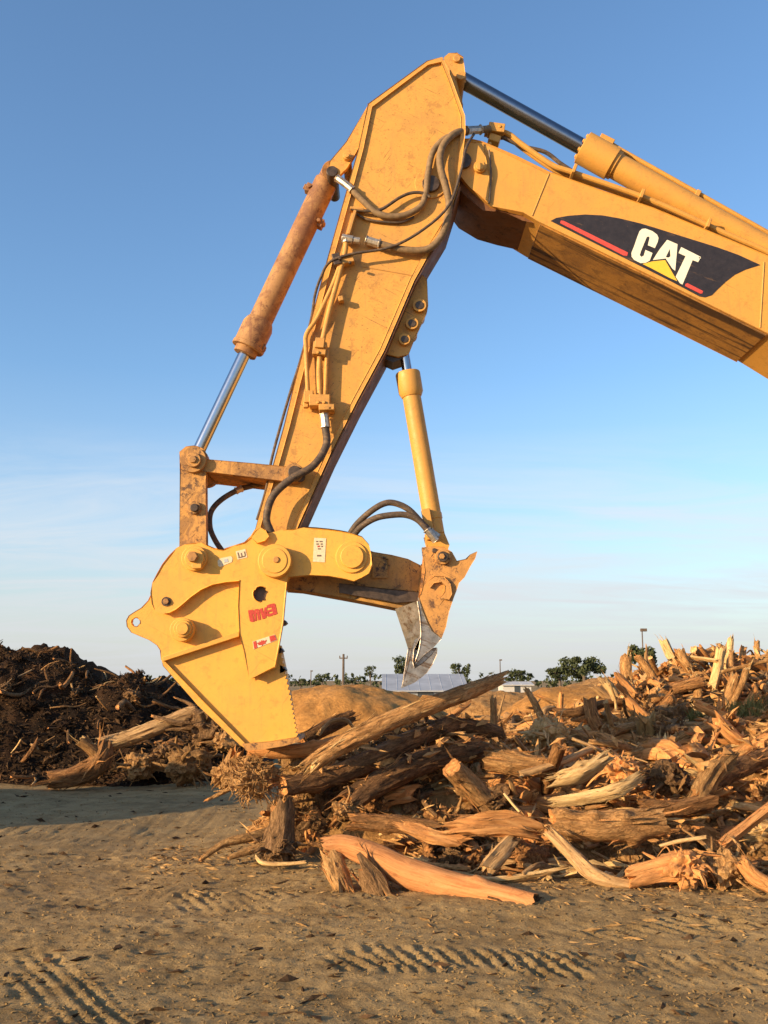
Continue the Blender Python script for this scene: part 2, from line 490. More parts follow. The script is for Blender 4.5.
Tc = [(470, 246), (622, 322), (600, 362), (558, 346), (480, 534), (462, 524), (428, 474), (504, 316), (450, 292)]
d.prism([zc(*p) for p in Cc], L1, L2, mi=1)
d.prism([zc(*p) for p in Ac], L1, L2, [[zc(*p) for p in Ah]], mi=1)
d.prism([zc(*p) for p in Tc], L1, L2, mi=1)
d.prism([zc(*p) for p in [(174, 376), (250, 356), (346, 346), (440, 508), (380, 482), (240, 408)]], L1, L2, mi=3)
d.prism([zc(*p) for p in [(606, 322), (622, 328), (618, 336), (604, 330)]], L1, L2, mi=1)
obj('decal', d, ['decal_black', 'decal_white', 'decal_red', 'decal_yellow'], boom, smooth=False)

# pipes along the top of the boom
YP = BF + 0.22
def zq(x, y): return (460 + x / 4.8, 110 + y / 4.8)
pp = [(482, 129), (506, 133), (520, 143), (541, 158), (556, 167), (574, 173), (650, 200), (722, 232), (780, 258), (850, 296)]
for dy_, dY, off in ((0, 0.0, 0), (5, 0.10, 6)):
    pts = [P(x + off * 0.4, y + dy_, YP + dY) for x, y in pp]
    obj('hydraulic_pipe', MB().tube(pts, 0.030, 10, smooth=4), 'boom_paint', boom)
pts = [P(*p, YP + 0.02) for p in [(500, 136), (522, 146), (545, 152), (560, 163), (572, 171)]]
obj('hydraulic_hose', MB().tube(pts, 0.022, 10, smooth=5), 'hose_rubber', boom)
c_ = MB()
c_.box(P(496, 131, YP), (0.17, 0.16, 0.10), rot=Matrix.Rotation(R(8), 3, 'Y'))
c_.box(P(494, 141, YP + .02), (0.12, 0.14, 0.08), rot=Matrix.Rotation(R(20), 3, 'Y'))
for q in ((488, 126), (500, 126), (490, 143)):
    p = P(*q, YP - 0.09); c_.tube([p, p + Vector((0, 0.05, 0))], 0.018, 6)
for q in ((573, 173), (640, 198), (706, 227)):
    obj('pipe_clamp', MB().box(P(*q, YP + .03), (0.035, 0.22, 0.10), rot=Matrix.Rotation(R(22), 3, 'Y')), 'boom_paint', boom, bevel=0.006)
obj('pipe_clamp', c_, 'boom_paint', boom, bevel=0.006)
obj('bracket_cable', MB().tube([P(489, 150, BF - .02), P(491, 175, BF - .025), P(489, 203, BF - .02)], 0.010, 6, smooth=4), 'grease_steel', boom)

# ---- boom-to-stick cylinder
def cyl_axis(a, b, t): return a.lerp(b, t)
YC = 9.66
A, B2 = P(462, 80, YC), P(768, 251, YC)
dirv = (B2 - A).normalized()
Lh = (P(584, 154, YC) - A).length
c_ = MB()
c_.tube([A + dirv * (Lh - 0.05), A + dirv * (Lh + 0.32)], 0.175, 28)
c_.tube([A + dirv * (Lh + 0.31), A + dirv * (Lh + 0.36)], 0.155, 28)
c_.tube([A + dirv * (Lh + 0.30), A + dirv * (Lh + 3.6)], 0.138, 28)
for k in range(8):
    a_ = k * math.pi / 4
    u_, v_ = frames([A, B2])[0]
    q = A + dirv * (Lh - 0.075) + (u_ * math.cos(a_) + v_ * math.sin(a_)) * 0.125
    c_.tube([q, q + dirv * 0.05], 0.022, 6)
u_ = Vector((-dirv.z, 0, dirv.x))
c_.tube([A + dirv * (Lh + 0.12) + u_ * .20, A + dirv * (Lh + 0.3) + u_ * .19, A + dirv * (Lh + 3.4) + u_ * .175], 0.026, 8)
c_.box(A + dirv * (Lh + 0.13) + u_ * .17, (0.16, 0.13, 0.10), rot=Matrix.Rotation(R(29), 3, 'Y'))
c_.box(A + dirv * (Lh + 1.25) + u_ * .15, (0.05, 0.10, 0.10), rot=Matrix.Rotation(R(29), 3, 'Y'))
cy = obj('boom_cylinder', c_, 'boom_paint', EX, bevel=0.006)
obj('piston_rod', MB().tube([A - dirv * .06, A + dirv * Lh], 0.088, 24), 'dark_chrome', cy)

# ---- stick
SF, SB = 9.22, 9.72
outer = [(442, 57.5), (452, 80), (465, 116), (465.5, 132), (459, 185), (447, 224), (429, 254), (414, 281), (384, 351), (357, 401), (330, 455),
         (296, 531), (270, 546), (253, 540), (263, 500), (272, 468), (284, 425), (295, 380), (328, 256), (350, 178), (358, 150), (368, 104), (427, 61)]
inner = [(441, 62), (449, 82), (461, 117), (461, 132), (455, 185), (443, 222), (425, 252), (410, 279), (380, 349), (353, 399), (326, 453),
         (292, 528), (270, 541), (258, 536), (268, 500), (278, 468), (290, 425), (301, 381), (334, 256), (355, 180), (363, 150), (372, 107), (428, 65)]
s_ = MB().prism(inner, SF, SB).prism(outer, SF - 0.025, SB + 0.025, [inner])
stick = obj('stick', s_, 'stick_paint', EX, bevel=0.006)
# top ears for the cylinder rod
e_ = MB()
ear = [(444, 58), (449, 53.5), (457, 53), (463, 57), (465, 72), (466, 78), (462, 80.5), (456, 80), (450, 70)]
for y0 in (9.44, 9.82):
    e_.prism(ear, y0, y0 + 0.07)
e_.disc(457, 58, 9.41, 9.93, 4).disc(461, 75, 9.40, 9.93, 5)
e_.prism([(450, 70), (457, 82), (463, 105), (462, 116), (452, 90)], 9.36, 9.9)
obj('cylinder_lug', e_, 'stick_paint', stick, bevel=0.006)
# bracket on the back edge holding the bucket cylinder
e_ = MB()
br = [(368, 106), (346, 142), (330, 161), (328, 172), (336, 178), (347, 168), (353, 158), (360, 145)]
for y0 in (9.22, 9.66):
    e_.prism(br, y0, y0 + 0.05)
e_.disc(347, 155, 9.17, 9.75, 4.5).disc(347, 155, 9.15, 9.2, 2.5, mi=0)
e_.disc(332, 171, 9.20, 9.74, 6, mi=1)
obj('cylinder_bracket', e_, ['stick_paint', 'grease_steel'], stick, bevel=0.005)
# thumb cylinder lug plates under the stick
e_ = MB()
lug = [(418, 272), (427, 279), (428, 304), (427, 312), (414, 340), (408, 354), (398, 357), (384, 353), (384, 349), (412, 283)]
for y0 in (9.33, 9.60):
    e_.prism(lug, y0, y0 + 0.045)
lug_o = obj('thumb_lug', e_, 'stick_paint', stick, bevel=0.004)
e_ = MB()
for x, y, r in ((419.5, 305, 7), (412, 323, 6.5), (404.5, 339, 6)):
    e_.disc(x, y, 9.28, 9.68, r)
    e_.disc(x, y, 9.272, 9.30, r * 0.62, mi=1)
e_.prism([(385, 353), (384, 358), (393, 362), (404, 358), (408, 352)], 9.36, 9.62, mi=1)
obj('bushing', e_, ['stick_paint', 'grease_steel'], stick, bevel=0.003)
w = MB()
seam((363, 267), (415, 276), SF, 0.006, w)
obj('weld_seam', w, 'stick_paint', stick)
obj('bottom_plate', MB().prism([(459.6, 186), (447.6, 224.5), (429.6, 254.5), (414.6, 281.5), (384.6, 351.5), (357.6, 401.5), (330.6, 455.5), (296.6, 531.5), (298, 532), (332, 456), (359, 402), (386, 352), (416, 282), (431, 255), (449, 225), (461, 187)], SF - 0.02, SB + 0.02), 'nose_dirt_shade', stick, label='stick underside with its shade put into the dark colour')  # thin dark strip: the shade of the stick's lower face painted on
# grease patch round the boom pin and scuffs
e_ = MB().disc(431, 183, SF - .012, SF + .01, 17, mi=0).disc(431, 183, SF - .05, SF, 9, mi=1)
obj('pivot_pin', e_, ['stick_paint', 'grease_steel'], stick, bevel=0.004)

# steel pipes running down the stick
YS = SF - 0.075
def pipe(pts, r=0.03, mat='stick_paint', nm='hydraulic_pipe', par=None, Y=YS):
    return obj(nm, MB().tube([P(*p, Y) for p in pts], r, 12, smooth=4), mat, par or stick)
pipe([(346, 236), (345, 252), (339, 275), (330, 308), (322, 343)], 0.027)
pipe([(321, 343), (319, 370), (320, 398)], 0.026)
pipe([(327, 350), (326, 375), (325, 398)], 0.020)
pipe([(341, 262), (333, 284), (317, 318), (306.5, 334), (306, 350), (308, 394)], 0.022)
e_ = MB()
rot = Matrix.Rotation(R(-14), 3, 'Y')
e2 = MB()
e2.box(P(320, 350, YS), (0.13, 0.13, 0.13), rot=Matrix.Rotation(R(6), 3, 'Y'))
e2.box(P(320, 344, YS - .05), (0.09, 0.09, 0.10), rot=Matrix.Rotation(R(6), 3, 'Y'))
for q in ((318, 352), (325, 346)):
    c = P(*q, YS - .08); e2.tube([c, c + Vector((0, .04, 0))], .016, 6)
obj('pipe_clamp', e2, 'stick_paint', stick, bevel=0.006)
obj('pipe_clamp', MB().box(P(341, 300, YS + .02), (0.05, 0.10, 0.05), rot=rot), 'stick_paint', stick, bevel=0.006)
e_.box(P(345, 262, YS + .02), (0.18, 0.10, 0.07), rot=rot)
e_.box(P(337, 261, YS + .02), (0.08, 0.12, 0.12), rot=rot, mi=1)
for q in ((340, 258), (350, 262)):
    c = P(*q, YS - .08); e_.tube([c, c + Vector((0, .04, 0))], .016, 6, mi=1)
obj('pipe_clamp', e_, ['stick_paint', 'grease_steel'], stick, bevel=0.006)
e_ = MB()
e_.box(P(320, 402, YS), (0.20, 0.16, 0.11)).box(P(327, 409, YS - .02), (0.15, 0.16, 0.06)).box(P(309, 398, YS), (0.09, 0.12, 0.12))
e_.box(P(306, 405, YS), (0.05, 0.06, 0.06), mi=0)
for q in ((318, 402), (324, 402), (330, 408)):
    c = P(*q, YS - .10); e_.tube([c, c + Vector((0, .04, 0))], .018, 6)
obj('valve_block', e_, 'stick_paint', stick, bevel=0.007)
e_ = MB()   # small angle-iron bracket standing on the stick
e_.box(P(352, 224, SF - .05), (0.03, 0.10, 0.26), rot=Matrix.Rotation(R(15), 3, 'Y'))
e_.box(P(357, 210, SF - .04), (0.14, 0.08, 0.025), rot=Matrix.Rotation(R(8), 3, 'Y'))
obj('hose_bracket', e_, 'stick_paint', stick, bevel=0.004)
e_ = MB()
for p, q, r in (((342, 238), (353, 240), .045), ((353, 240), (360, 241), .036), ((346, 237), (346, 243), .04)):
    e_.tube([P(*p, YS), P(*q, YS)], r, 8)
obj('elbow_fitting', e_, 'fitting_steel', stick, bevel=0.004)

# ---- hoses
def hose(pts, r, mat, Y=9.13, fit=((0, 4),), fm='fitting_steel', sag=None):
    Ys = Y if isinstance(Y, (list, tuple)) else [Y] * len(pts)
    W = [P(p[0], p[1], y) for p, y in zip(pts, Ys)]
    o = obj('hydraulic_hose', MB().tube(W, r, 12, smooth=7), mat, EX)
    sp_, _ = spline(W, [0] * len(W), 7)
    for st, ln in fit:
        st = st if st >= 0 else len(sp_) + st - ln
        seg = sp_[st:st + ln + 1]
        m = MB().tube(seg, r * 1.22, 8)
        m.tube([seg[0].lerp(seg[1], .0), seg[0].lerp(seg[1], .6)], r * 1.5, 6)
        m.tube([seg[-1].lerp(seg[-2], .5), seg[-1]], r * 1.42, 8)
        obj('hose_fitting', m, fm, o, bevel=0.003)
    return o
hose([(490, 129), (477, 130), (464, 131), (454, 134), (444, 144), (440, 156), (441, 170), (446, 188), (449, 207), (443, 233), (428, 249),
      (404, 250), (383, 245), (366, 240)], 0.037, 'hose_dusty', [9.45, 9.4, 9.25, 9.17, 9.13, 9.12, 9.12, 9.13, 9.14, 9.14, 9.14, 9.14, 9.14, 9.145], ((5, 8), (-1, 6)))
hose([(462, 135), (446, 138), (433, 152), (428, 174), (426, 192), (420, 207), (401, 216), (379, 214), (362, 200), (349, 187), (337, 178)], 0.032, 'hose_dusty',
     [9.3, 9.19, 9.16, 9.16, 9.17, 9.17, 9.16, 9.16, 9.17, 9.18, 9.2], ((0, 5), (-1, 9)))
hose([(474, 134), (466, 148), (461, 171), (449, 205), (424, 229), (391, 247), (352, 254), (330, 262), (321, 277), (315, 295), (311, 320), (300, 362), (291, 390), (280.5, 426), (271.5, 460), (266, 490), (257, 520)], 0.014, 'hose_rubber',
     [9.3, 9.1, 9.08, 9.06, 9.07, 9.09, 9.10, 9.11, 9.15, 9.2, 9.22, 9.22, 9.22, 9.22, 9.22, 9.22, 9.24], ())
hose([(430, 197), (422, 193), (411, 193), (399, 198), (382, 209), (368, 211), (351, 209)], 0.016, 'hose_rubber', 9.16, ())
hose([(354, 212), (366, 219), (385, 222), (402, 222), (414, 217)], 0.012, 'hose_rubber', 9.19, ())
hose([(324, 414), (325.5, 428), (326, 446), (313, 466), (291, 479), (273, 496), (266.5, 517), (270, 530), (276, 541)], 0.037, 'hose_rubber',
     [9.13, 9.13, 9.12, 9.08, 9.05, 9.05, 9.06, 9.08, 9.12], ((0, 7),))
hose([(266, 482), (252, 486), (238, 490), (221, 500), (211, 512), (210, 527), (215, 540), (223, 552)], 0.027, 'hose_rubber', [9.55, 9.5, 9.45, 9.4, 9.38, 9.36, 9.36, 9.36], ((12, 3),))
hose([(350, 534), (357, 524), (370, 512), (383, 504), (394, 503), (408, 509), (421, 522), (431, 532), (438, 537)], 0.030, 'hose_rubber', [9.35, 9.3, 9.25, 9.22, 9.22, 9.22, 9.22, 9.22, 9.24], ((-1, 8),))
hose([(353, 536), (362, 526), (376, 518), (392, 515), (406, 515), (418, 520), (428, 531), (436, 541)], 0.030, 'hose_rubber', [9.28, 9.2, 9.16, 9.14, 9.14, 9.14, 9.14, 9.16], ((-1, 8),))

# ---- bucket cylinder on the left
YB = 9.47
A, B2 = P(330, 174, YB), P(195, 459, YB)
dirv = (B2 - A).normalized()
def at(px, py):      # distance along the axis nearest this place
    q = P(px, py, YB); return (q - A).dot(dirv)
h0, h1, h2 = at(259, 322), at(249, 346), at(246, 355)
c_ = MB()
c_.tube([A - dirv * .02, A + dirv * .10], 0.10, 24).tube([A + dirv * .09, A + dirv * h0], 0.122, 28)
c_.tube([A + dirv * (h0 - .03), A + dirv * h0, A + dirv * (h0 + .05), A + dirv * h1], [.122, .14, .158, .155], 28)
c_.tube([A + dirv * (h1 - .01), A + dirv * (h1 + .035)], 0.165, 28)
c_.tube([A + dirv * h1, A + dirv * h2], 0.118, 24)
c_.tube([P(332, 171, YB - .17), P(332, 171, YB + .17)], 0.105, 24)
u_ = Vector((-dirv.z, 0, dirv.x))
for t_, sgn, l in ((.24, -1, .07), (.55, 1, .06), (h1 - .02, 1, .05)):
    q = A + dirv * t_ + u_ * sgn * .12
    c_.box(q, (.09, .10, .09), rot=Matrix.Rotation(R(25), 3, 'Y')); c_.tube([q, q + u_ * sgn * l + Vector((0, -.02, 0))], .03, 8)
    q2 = q + Vector((0, -.09, 0)); c_.tube([q2, q2 + Vector((0, .06, 0))], .022, 6)
cy = obj('bucket_cylinder', c_, 'barrel_paint', EX, bevel=0.005)
obj('piston_rod', MB().tube([A + dirv * h1, B2], 0.064, 24), 'chrome', cy)
obj('rod_eye', MB().tube([P(194, 459, YB - .13), P(194, 459, YB + .13)], 0.13, 28), 'nose_dirt_shade', cy, bevel=0.008)

# ---- linkage
l_ = MB()
for y0, y1 in ((9.13, 9.24), (9.70, 9.75)):
    l_.prism([(180, 462), (180, 453), (186, 447), (194, 445.5), (202, 448), (207, 455), (207, 466), (205.5, 480), (205.5, 549), (180, 549)] if y1 < 9.5 else [(180, 452), (186, 447), (192, 447), (194, 455), (194, 549), (182, 549)], y0, y1)
l_.prism([(184, 480), (195, 480), (195, 500), (184, 500)], 9.2, 9.72)
lk = obj('bucket_link', l_, 'link_paint', EX, bevel=0.008)
l_ = MB().disc(193, 459.5, 9.07, 9.86, 13).disc(193, 459.5, 9.03, 9.09, 7.5).bolt(193, 459.5, 9.03, 4, .02)
l_.disc(194, 507.5, 9.09, 9.14, 6.5).disc(194, 507.5, 9.06, 9.1, 4, mi=1)
obj('pin', l_, ['link_paint', 'grease_steel'], lk, bevel=0.005)
l_ = MB()
for y0 in (9.12, 9.74):
    l_.prism([(196, 457), (209, 459.5), (250, 463), (291, 467), (297, 470), (297, 477), (291, 480), (283, 481), (209, 472), (196, 470)], y0, y0 + 0.07)
l_.prism([(207, 460), (268, 465), (268, 479), (207, 472.5)], 9.18, 9.75)
gl = obj('guide_link', l_, 'link_paint', EX, bevel=0.008)
l_ = MB().disc(293.5, 472.5, 9.08, 9.86, 9.5).disc(294.5, 472, 9.06, 9.1, 6.5, mi=1)
l_.tube([P(300, 477, 9.24), P(300, 477, 9.1)], 0.05, 16, mi=1)
obj('pin', l_, ['link_paint', 'grease_steel'], gl, bevel=0.005)

# ================================================================== stump shear on the end of the stick
def z5(x, y): return (110 + x / 3.2, 500 + y / 3.2)
HF, HB = 9.02, 9.82            # front and back faces of the head
base_pl = [z5(*p) for p in [(52, 385), (60, 370), (78, 358), (100, 345), (122, 322), (132, 300), (150, 260), (220, 200), (440, 170), (560, 220), (560, 250), (552, 320),
                            (545, 390), (470, 424), (412, 432), (165, 510), (160, 480), (150, 465), (125, 448), (100, 438), (68, 424), (54, 405)]]
lug_hole = [(135.5 + 4.6 * math.cos(a), 622 + 4.6 * math.sin(a)) for a in np.linspace(0, 2 * math.pi, 18)[:-1]]
h_ = MB()
h_.prism(base_pl, HF + 0.07, HF + 0.13, [lug_hole])
shear = obj('stump_shear', h_, 'shear_paint', EX, bevel=0.006)
# second, rear plate and the box between
h_ = MB()
h_.prism([z5(*p) for p in [(150, 300), (175, 215), (240, 160), (330, 165), (440, 150), (500, 110), (620, 100), (560, 240), (545, 400), (440, 440), (180, 500), (165, 460)]], HB - 0.06, HB)
h_.prism([z5(*p) for p in [(150, 330), (190, 230), (260, 215), (420, 260), (470, 300), (440, 420), (180, 495), (165, 450)]], HF + 0.13, HB - 0.06)
obj('rear_plate', h_, 'shear_paint', shear, bevel=0.006)
raised = [z5(*p) for p in [(130, 300), (138, 268), (150, 240), (168, 208), (190, 180), (215, 158), (240, 145), (268, 138), (292, 139), (310, 146), (335, 157), (362, 160), (400, 150),
                           (430, 138), (452, 120), (466, 98), (482, 92), (498, 108), (520, 106), (550, 99), (585, 94), (620, 91), (660, 91), (700, 95), (736, 100), (775, 108), (805, 122), (826, 146),
                           (836, 176), (838, 206), (826, 232), (805, 248), (780, 256), (750, 252), (700, 243), (640, 240), (575, 246), (566, 262), (560, 320), (554, 390), (540, 470), (528, 534), (448, 570),
                           (430, 490), (414, 425), (410, 340), (414, 259), (370, 263), (328, 271), (292, 287), (258, 311), (234, 332), (212, 350), (190, 361), (165, 362), (146, 352), (134, 332)]]
ck_hole = [(260.3 + 7.3 * math.cos(a), 594 + 7.8 * math.sin(a)) for a in np.linspace(0, 2 * math.pi, 22)[:-1]]
obj('cheek_plate', MB().prism(raised, HF, HF + 0.072, [ck_hole]), 'shear_paint', shear, bevel=0.009)
obj('rear_cheek', MB().prism([(x, y - 1) for x, y in raised], HB + 0.001, HB + 0.06), 'shear_paint', shear, bevel=0.009)
# sloping ledge
def zz(px, py, Y): return P(px, py, Y)
l_ = MB()
q = [zz(162.5, 657, HF + .02), zz(239, 631.5, HF + .02), zz(239, 636.5, HF + .02), zz(162.5, 661.5, HF + .02)]
q2 = [v + Vector((0, .12, 0)) for v in q]
l_.add(q + q2, [(0, 1, 2, 3)[::-1], (4, 5, 6, 7), (0, 4, 5, 1)[::-1], (1, 5, 6, 2)[::-1], (2, 6, 7, 3)[::-1], (3, 7, 4, 0)[::-1]])
obj('ledge', l_, 'shear_paint', shear, bevel=0.004)
# lower blade: side plate, toothed cutting edge on the right, folded rim on the left, toe strip
teeth = []
tp = [(280, 652), (283.5, 668), (287, 684), (290.5, 700), (293, 714), (295.5, 728), (297.5, 741)]
for i in range(len(tp) - 1):
    for k in range(3):
        t0 = k / 3
        x, y = tp[i][0] * (1 - t0) + tp[i + 1][0] * t0, tp[i][1] * (1 - t0) + tp[i + 1][1] * t0
        teeth += [(x - .6, y), (x + 1.5, y + 1.3)]
blade = [(162, 656), (200, 644), (239, 630), (276, 640)] + [(281, 647), (280, 652)] + teeth + [(297.8, 742), (270, 747), (244, 747.5), (239, 742), (200, 705), (176, 678), (164, 664)]
obj('lower_blade', MB().prism(blade, HF + 0.10, HF + 0.17).prism([(170, 660), (276, 644), (286, 690), (292, 738), (250, 742), (205, 700)], HF + .17, HB - .12), 'shear_paint', shear, bevel=0.004)
r_ = MB()
r_.prism([(162, 660), (164.5, 661), (203, 701), (244, 743), (246, 748), (240, 745.5), (198, 705), (163, 666)], HF + .06, HB - .1)
obj('blade_rim', r_, 'shear_paint', shear, bevel=0.004)
r_ = MB()
r_.prism([(243, 744), (270, 741.5), (298, 737), (299.5, 741), (284, 746), (262, 749.5), (246, 750)], HF + .05, HB - .08)
obj('toe_strip', r_, 'jaw_paint', shear, bevel=0.004)
for x, y, s in ((284, 622, 1), (280, 650, 1.2), (283, 669, 1.1)):
    r_ = MB().prism([(x - 3, y - 4), (x + 1.5 * s, y - 1.5), (x + 2.8 * s, y + 1), (x + 0.5, y + 3), (x - 3, y + 4)], HF + .10, HF + .22)
    obj('saw_tooth', r_, 'grease_steel', shear, bevel=0.002)
# pins and bolts
p_ = MB().disc(194, 558, HF - .055, HF + .01, 12.5).disc(194, 558, HF - .10, HF - .05, 9.5).bolt(193, 557, HF - .10, 5.5, .05, mi=1)
p_.box(P(197, 566, HF - .08), (.09, .05, .05))
obj('pin', p_, ['shear_paint', 'jaw_paint'], shear, bevel=0.006)
p_ = MB().disc(274.5, 560.5, HF - .12, HF + .01, 16.3, 40).disc(274.5, 560.5, HF - .128, HF - .115, 12.5, 40).disc(276, 559.5, HF - .14, HF - .11, 3.2, 12, mi=1)
obj('pin', p_, ['shear_paint', 'jaw_paint'], shear, bevel=0.006)
p_ = MB().disc(351.5, 557, HF - .02, HF + .01, 15.6, 44).disc(352, 556.5, HF - .045, HF - .018, 11.4, 40)
obj('pin', p_, 'shear_paint', shear, bevel=0.006)
p_ = MB().disc(181.5, 629.5, HF - .05, HF + .08, 11.5, 32).disc(182, 628.5, HF - .10, HF - .04, 8.5, 28).disc(182, 628.5, HF - .12, HF - .09, 6, 24)
obj('pin', p_, 'shear_paint', shear, bevel=0.006)
p_ = MB().disc(166, 601.5, HF - .012, HF + .01, 4.6, 18, mi=1).bolt(166, 601.5, HF - .01, 3, .02)
obj('bolt', p_, ['jaw_paint', 'grease_steel'], shear, bevel=0.002)
obj('inner_sleeve', MB().disc(260.3, 594, HF + .055, HF + .075, 8.6), 'grease_steel', shear)
p_ = MB()
# lifting knuckle by the hose
p_.prism([z5(*p) for p in [(455, 120), (466, 98), (482, 90), (498, 98), (506, 116), (496, 130), (470, 138)]], HF - .05, HF + .03)
obj('knuckle', p_, 'shear_paint', shear, bevel=0.006)

# stickers and lettering
def lab(pts, mats, extra=(), nm='label_sticker'):
    m = MB().prism(pts, HF - 0.004, HF + 0.0005, mi=0)
    for e, mi in extra: m.prism(e, HF - 0.0065, HF - 0.0035, mi=mi)
    return obj(nm, m, mats, shear, smooth=False)
def rect(cx, cy, w_, h_, a=0):
    c, s = math.cos(R(a)), math.sin(R(a))
    return [(cx + x * c - y * s, cy + x * s + y * c) for x, y in ((-w_ / 2, -h_ / 2), (w_ / 2, -h_ / 2), (w_ / 2, h_ / 2), (-w_ / 2, h_ / 2))]
lab(rect(319.5, 550, 12, 24, 3), ['label_white', 'label_ink', 'logo_red'],
    [(rect(317, 541.5, 2.2, 1.2), 1), (rect(321, 541.5, 3, 1.2), 1), (rect(317.5, 544, 2.6, 1.2), 1), (rect(321.5, 544, 2, 1.2), 1), (rect(318.6, 546.3, 2.4, 1.5), 2), (rect(322, 546.3, 1.8, 1.2), 1),
     (rect(319.3, 548.8, 3, 1.2), 1), (rect(319, 555.6, 4.2, 1.6), 1)])
lab(rect(241.5, 554.3, 10, 8.6, -14), ['label_white', 'label_ink'],
    [(rect(241.8, 556.9, 7.2, 1.1, -14), 1), (rect(238.4, 554.6, 1.2, 4.4, -14), 1), (rect(241.4, 554.6, 1.2, 3.6, -14), 1), (rect(244.8, 553.6, 1.2, 4.2, -14), 1)])
lab([(217.5, 561), (219.5, 558.5), (231, 556), (232.5, 558), (232, 562), (220, 567), (218, 565.5)], ['label_white', 'shed_metal'], [(rect(226, 560.5, 4, 3.4, -14), 1)])
# red block lettering, "mva", slanting up
def zl(x, y): return (235 + x / 12.8, 590 + y / 12.8)
lt = MB()
def lp(pts, holes=()):
    lt.prism([zl(*p) for p in pts], HF - 0.004, HF + 0.001, [[zl(*p) for p in h] for h in holes])
lp([(165, 262), (225, 250), (240, 268), (258, 246), (290, 240), (312, 258), (330, 378), (296, 388), (278, 300), (268, 304), (280, 390), (252, 400), (236, 310), (224, 312), (246, 404), (212, 410), (190, 400)])
lp([(312, 242), (350, 230), (362, 300), (376, 225), (412, 212), (396, 360), (352, 372)])
lp([(402, 200), (440, 182), (500, 170), (516, 182), (540, 304), (508, 318), (480, 322), (470, 330), (424, 342), (400, 330), (396, 290), (414, 262), (470, 244), (466, 220), (424, 232)],
   [[(430, 284), (434, 306), (484, 290), (478, 270)]])
obj('red_lettering', lt, 'logo_red', shear, smooth=False)
fl = [zl(*p) for p in [(225, 660), (510, 570), (540, 640), (240, 760)]]
leafp = [(340, 640), (352, 652), (370, 640), (372, 656), (400, 636), (404, 652), (388, 672), (396, 682), (356, 700), (346, 716), (338, 704), (296, 706), (300, 692), (280, 690), (290, 672), (312, 672), (308, 654), (326, 664)]
lab(fl, ['label_white', 'logo_red'],
    [([zl(*p) for p in [(232, 662), (270, 650), (288, 738), (245, 752)]], 1), ([zl(*p) for p in [(438, 594), (506, 574), (532, 636), (455, 666)]], 1), ([zl(*p) for p in leafp], 1)], 'flag_sticker')

# ---- moving jaw: shaded arm between the plates, claw with worn steel face, side plate with spike
jaw_pl = [(276, 553), (352, 545), (374, 552), (392, 555), (408, 559), (424, 567), (434, 580), (426, 600), (412, 610), (396, 608), (366, 602), (339, 597), (300, 590), (284, 588)]
j_ = MB().prism(jaw_pl, HF + .32, HB - .08)
j_.prism([(374, 557), (388, 559), (387, 577), (373, 577)], HF + .295, HF + .33)
j_.prism([(340, 584), (380, 588), (420, 592), (424, 600), (396, 603), (340, 592)], HF + .27, HB - .05, mi=1)
jaw = obj('moving_jaw', j_, ['jaw_dirty', 'grease_steel'], shear, bevel=0.008)
CF, CB = 9.10, 9.62
side = [(423, 548), (431, 547), (444, 547), (452, 552), (457, 561), (466, 559), (471, 555), (476.5, 552.5), (475, 559), (470, 567), (464, 577), (459, 583), (457.5, 588), (453, 598),
        (449, 612), (446, 627), (441, 638), (433, 647), (425, 654), (415, 664), (419, 650), (420.5, 634), (420, 618), (418, 602), (422, 590), (425, 572)]
c_ = MB().prism(side, CF, CF + .07)
c_.prism([(x - .6, y) for x, y in side], CB - .06, CB)
c_.prism([(423, 560), (436, 566), (452, 572), (449, 600), (443, 630), (432, 645), (420, 655), (418, 604)], CF + .07, CB - .06)
obj('claw_plate', c_, 'jaw_paint', shear, bevel=0.006)
c_ = MB()
hook = [(429.5, 588), (434, 583), (441, 582), (445, 586), (444.5, 592), (441, 598), (449, 600), (452, 594), (450, 584), (444, 576.5), (435, 576), (428, 582)]
c_.prism(hook, CF - .035, CF + .01)
obj('wear_hook', c_, 'jaw_paint', shear, bevel=0.005)
# worn steel knife face: from the front plate's edge back to the middle ridge
fr_ = [(417, 601), (419.5, 618), (420.5, 634), (418.5, 650), (413, 668), (407, 676)]
rd_ = [(395, 609), (400, 624), (405, 639), (409, 652), (408, 668), (403, 685)]
V = [P(*p, CF + .01) for p in fr_] + [P(*p, CF + .26) for p in rd_] + [P(*p, CB - .01) for p in fr_]
n = len(fr_)
k_ = MB().add(V, [(i, i + n, i + n + 1, i + 1) for i in range(n - 1)] + [(i + n, i + 2 * n, i + 2 * n + 1, i + n + 1) for i in range(n - 1)] +
              [tuple(range(n)) [::-1][:0] or (0, 2 * n, n), (n - 1, 2 * n - 1, 3 * n - 1)] + [(i, i + 1, i + 2 * n + 1, i + 2 * n) for i in range(n - 1)])
obj('knife_face', k_, 'bare_steel', shear, smooth=False)
t_ = MB()
t_.prism([(419, 638), (414, 650), (413, 662), (414.5, 668), (421, 664), (430, 656), (437, 649), (437, 655), (433, 664), (427, 673), (420, 678), (414, 683), (402, 687.5), (405, 676), (409, 662), (411, 652), (415, 640)], CF - .02, CF + .12)
t_.prism([(419, 601), (423, 612), (427, 622), (432, 631), (441, 639), (433, 648), (424, 655), (416, 663), (419, 650), (421.5, 634), (421, 618)], CF - .008, CF + .02)
t_.prism([(409, 648), (419, 650), (436, 648), (432, 660), (424, 673), (403, 686)], CF + .03, CB - .1)
obj('claw_tip', t_, 'bare_steel', shear, bevel=0.005)
obj('knife_bead', MB().tube([P(*p, CF - .005) for p in [(417.5, 601), (420, 618), (421, 635), (419, 650), (415, 662)]], .009, 8, smooth=4), 'bare_steel', shear)
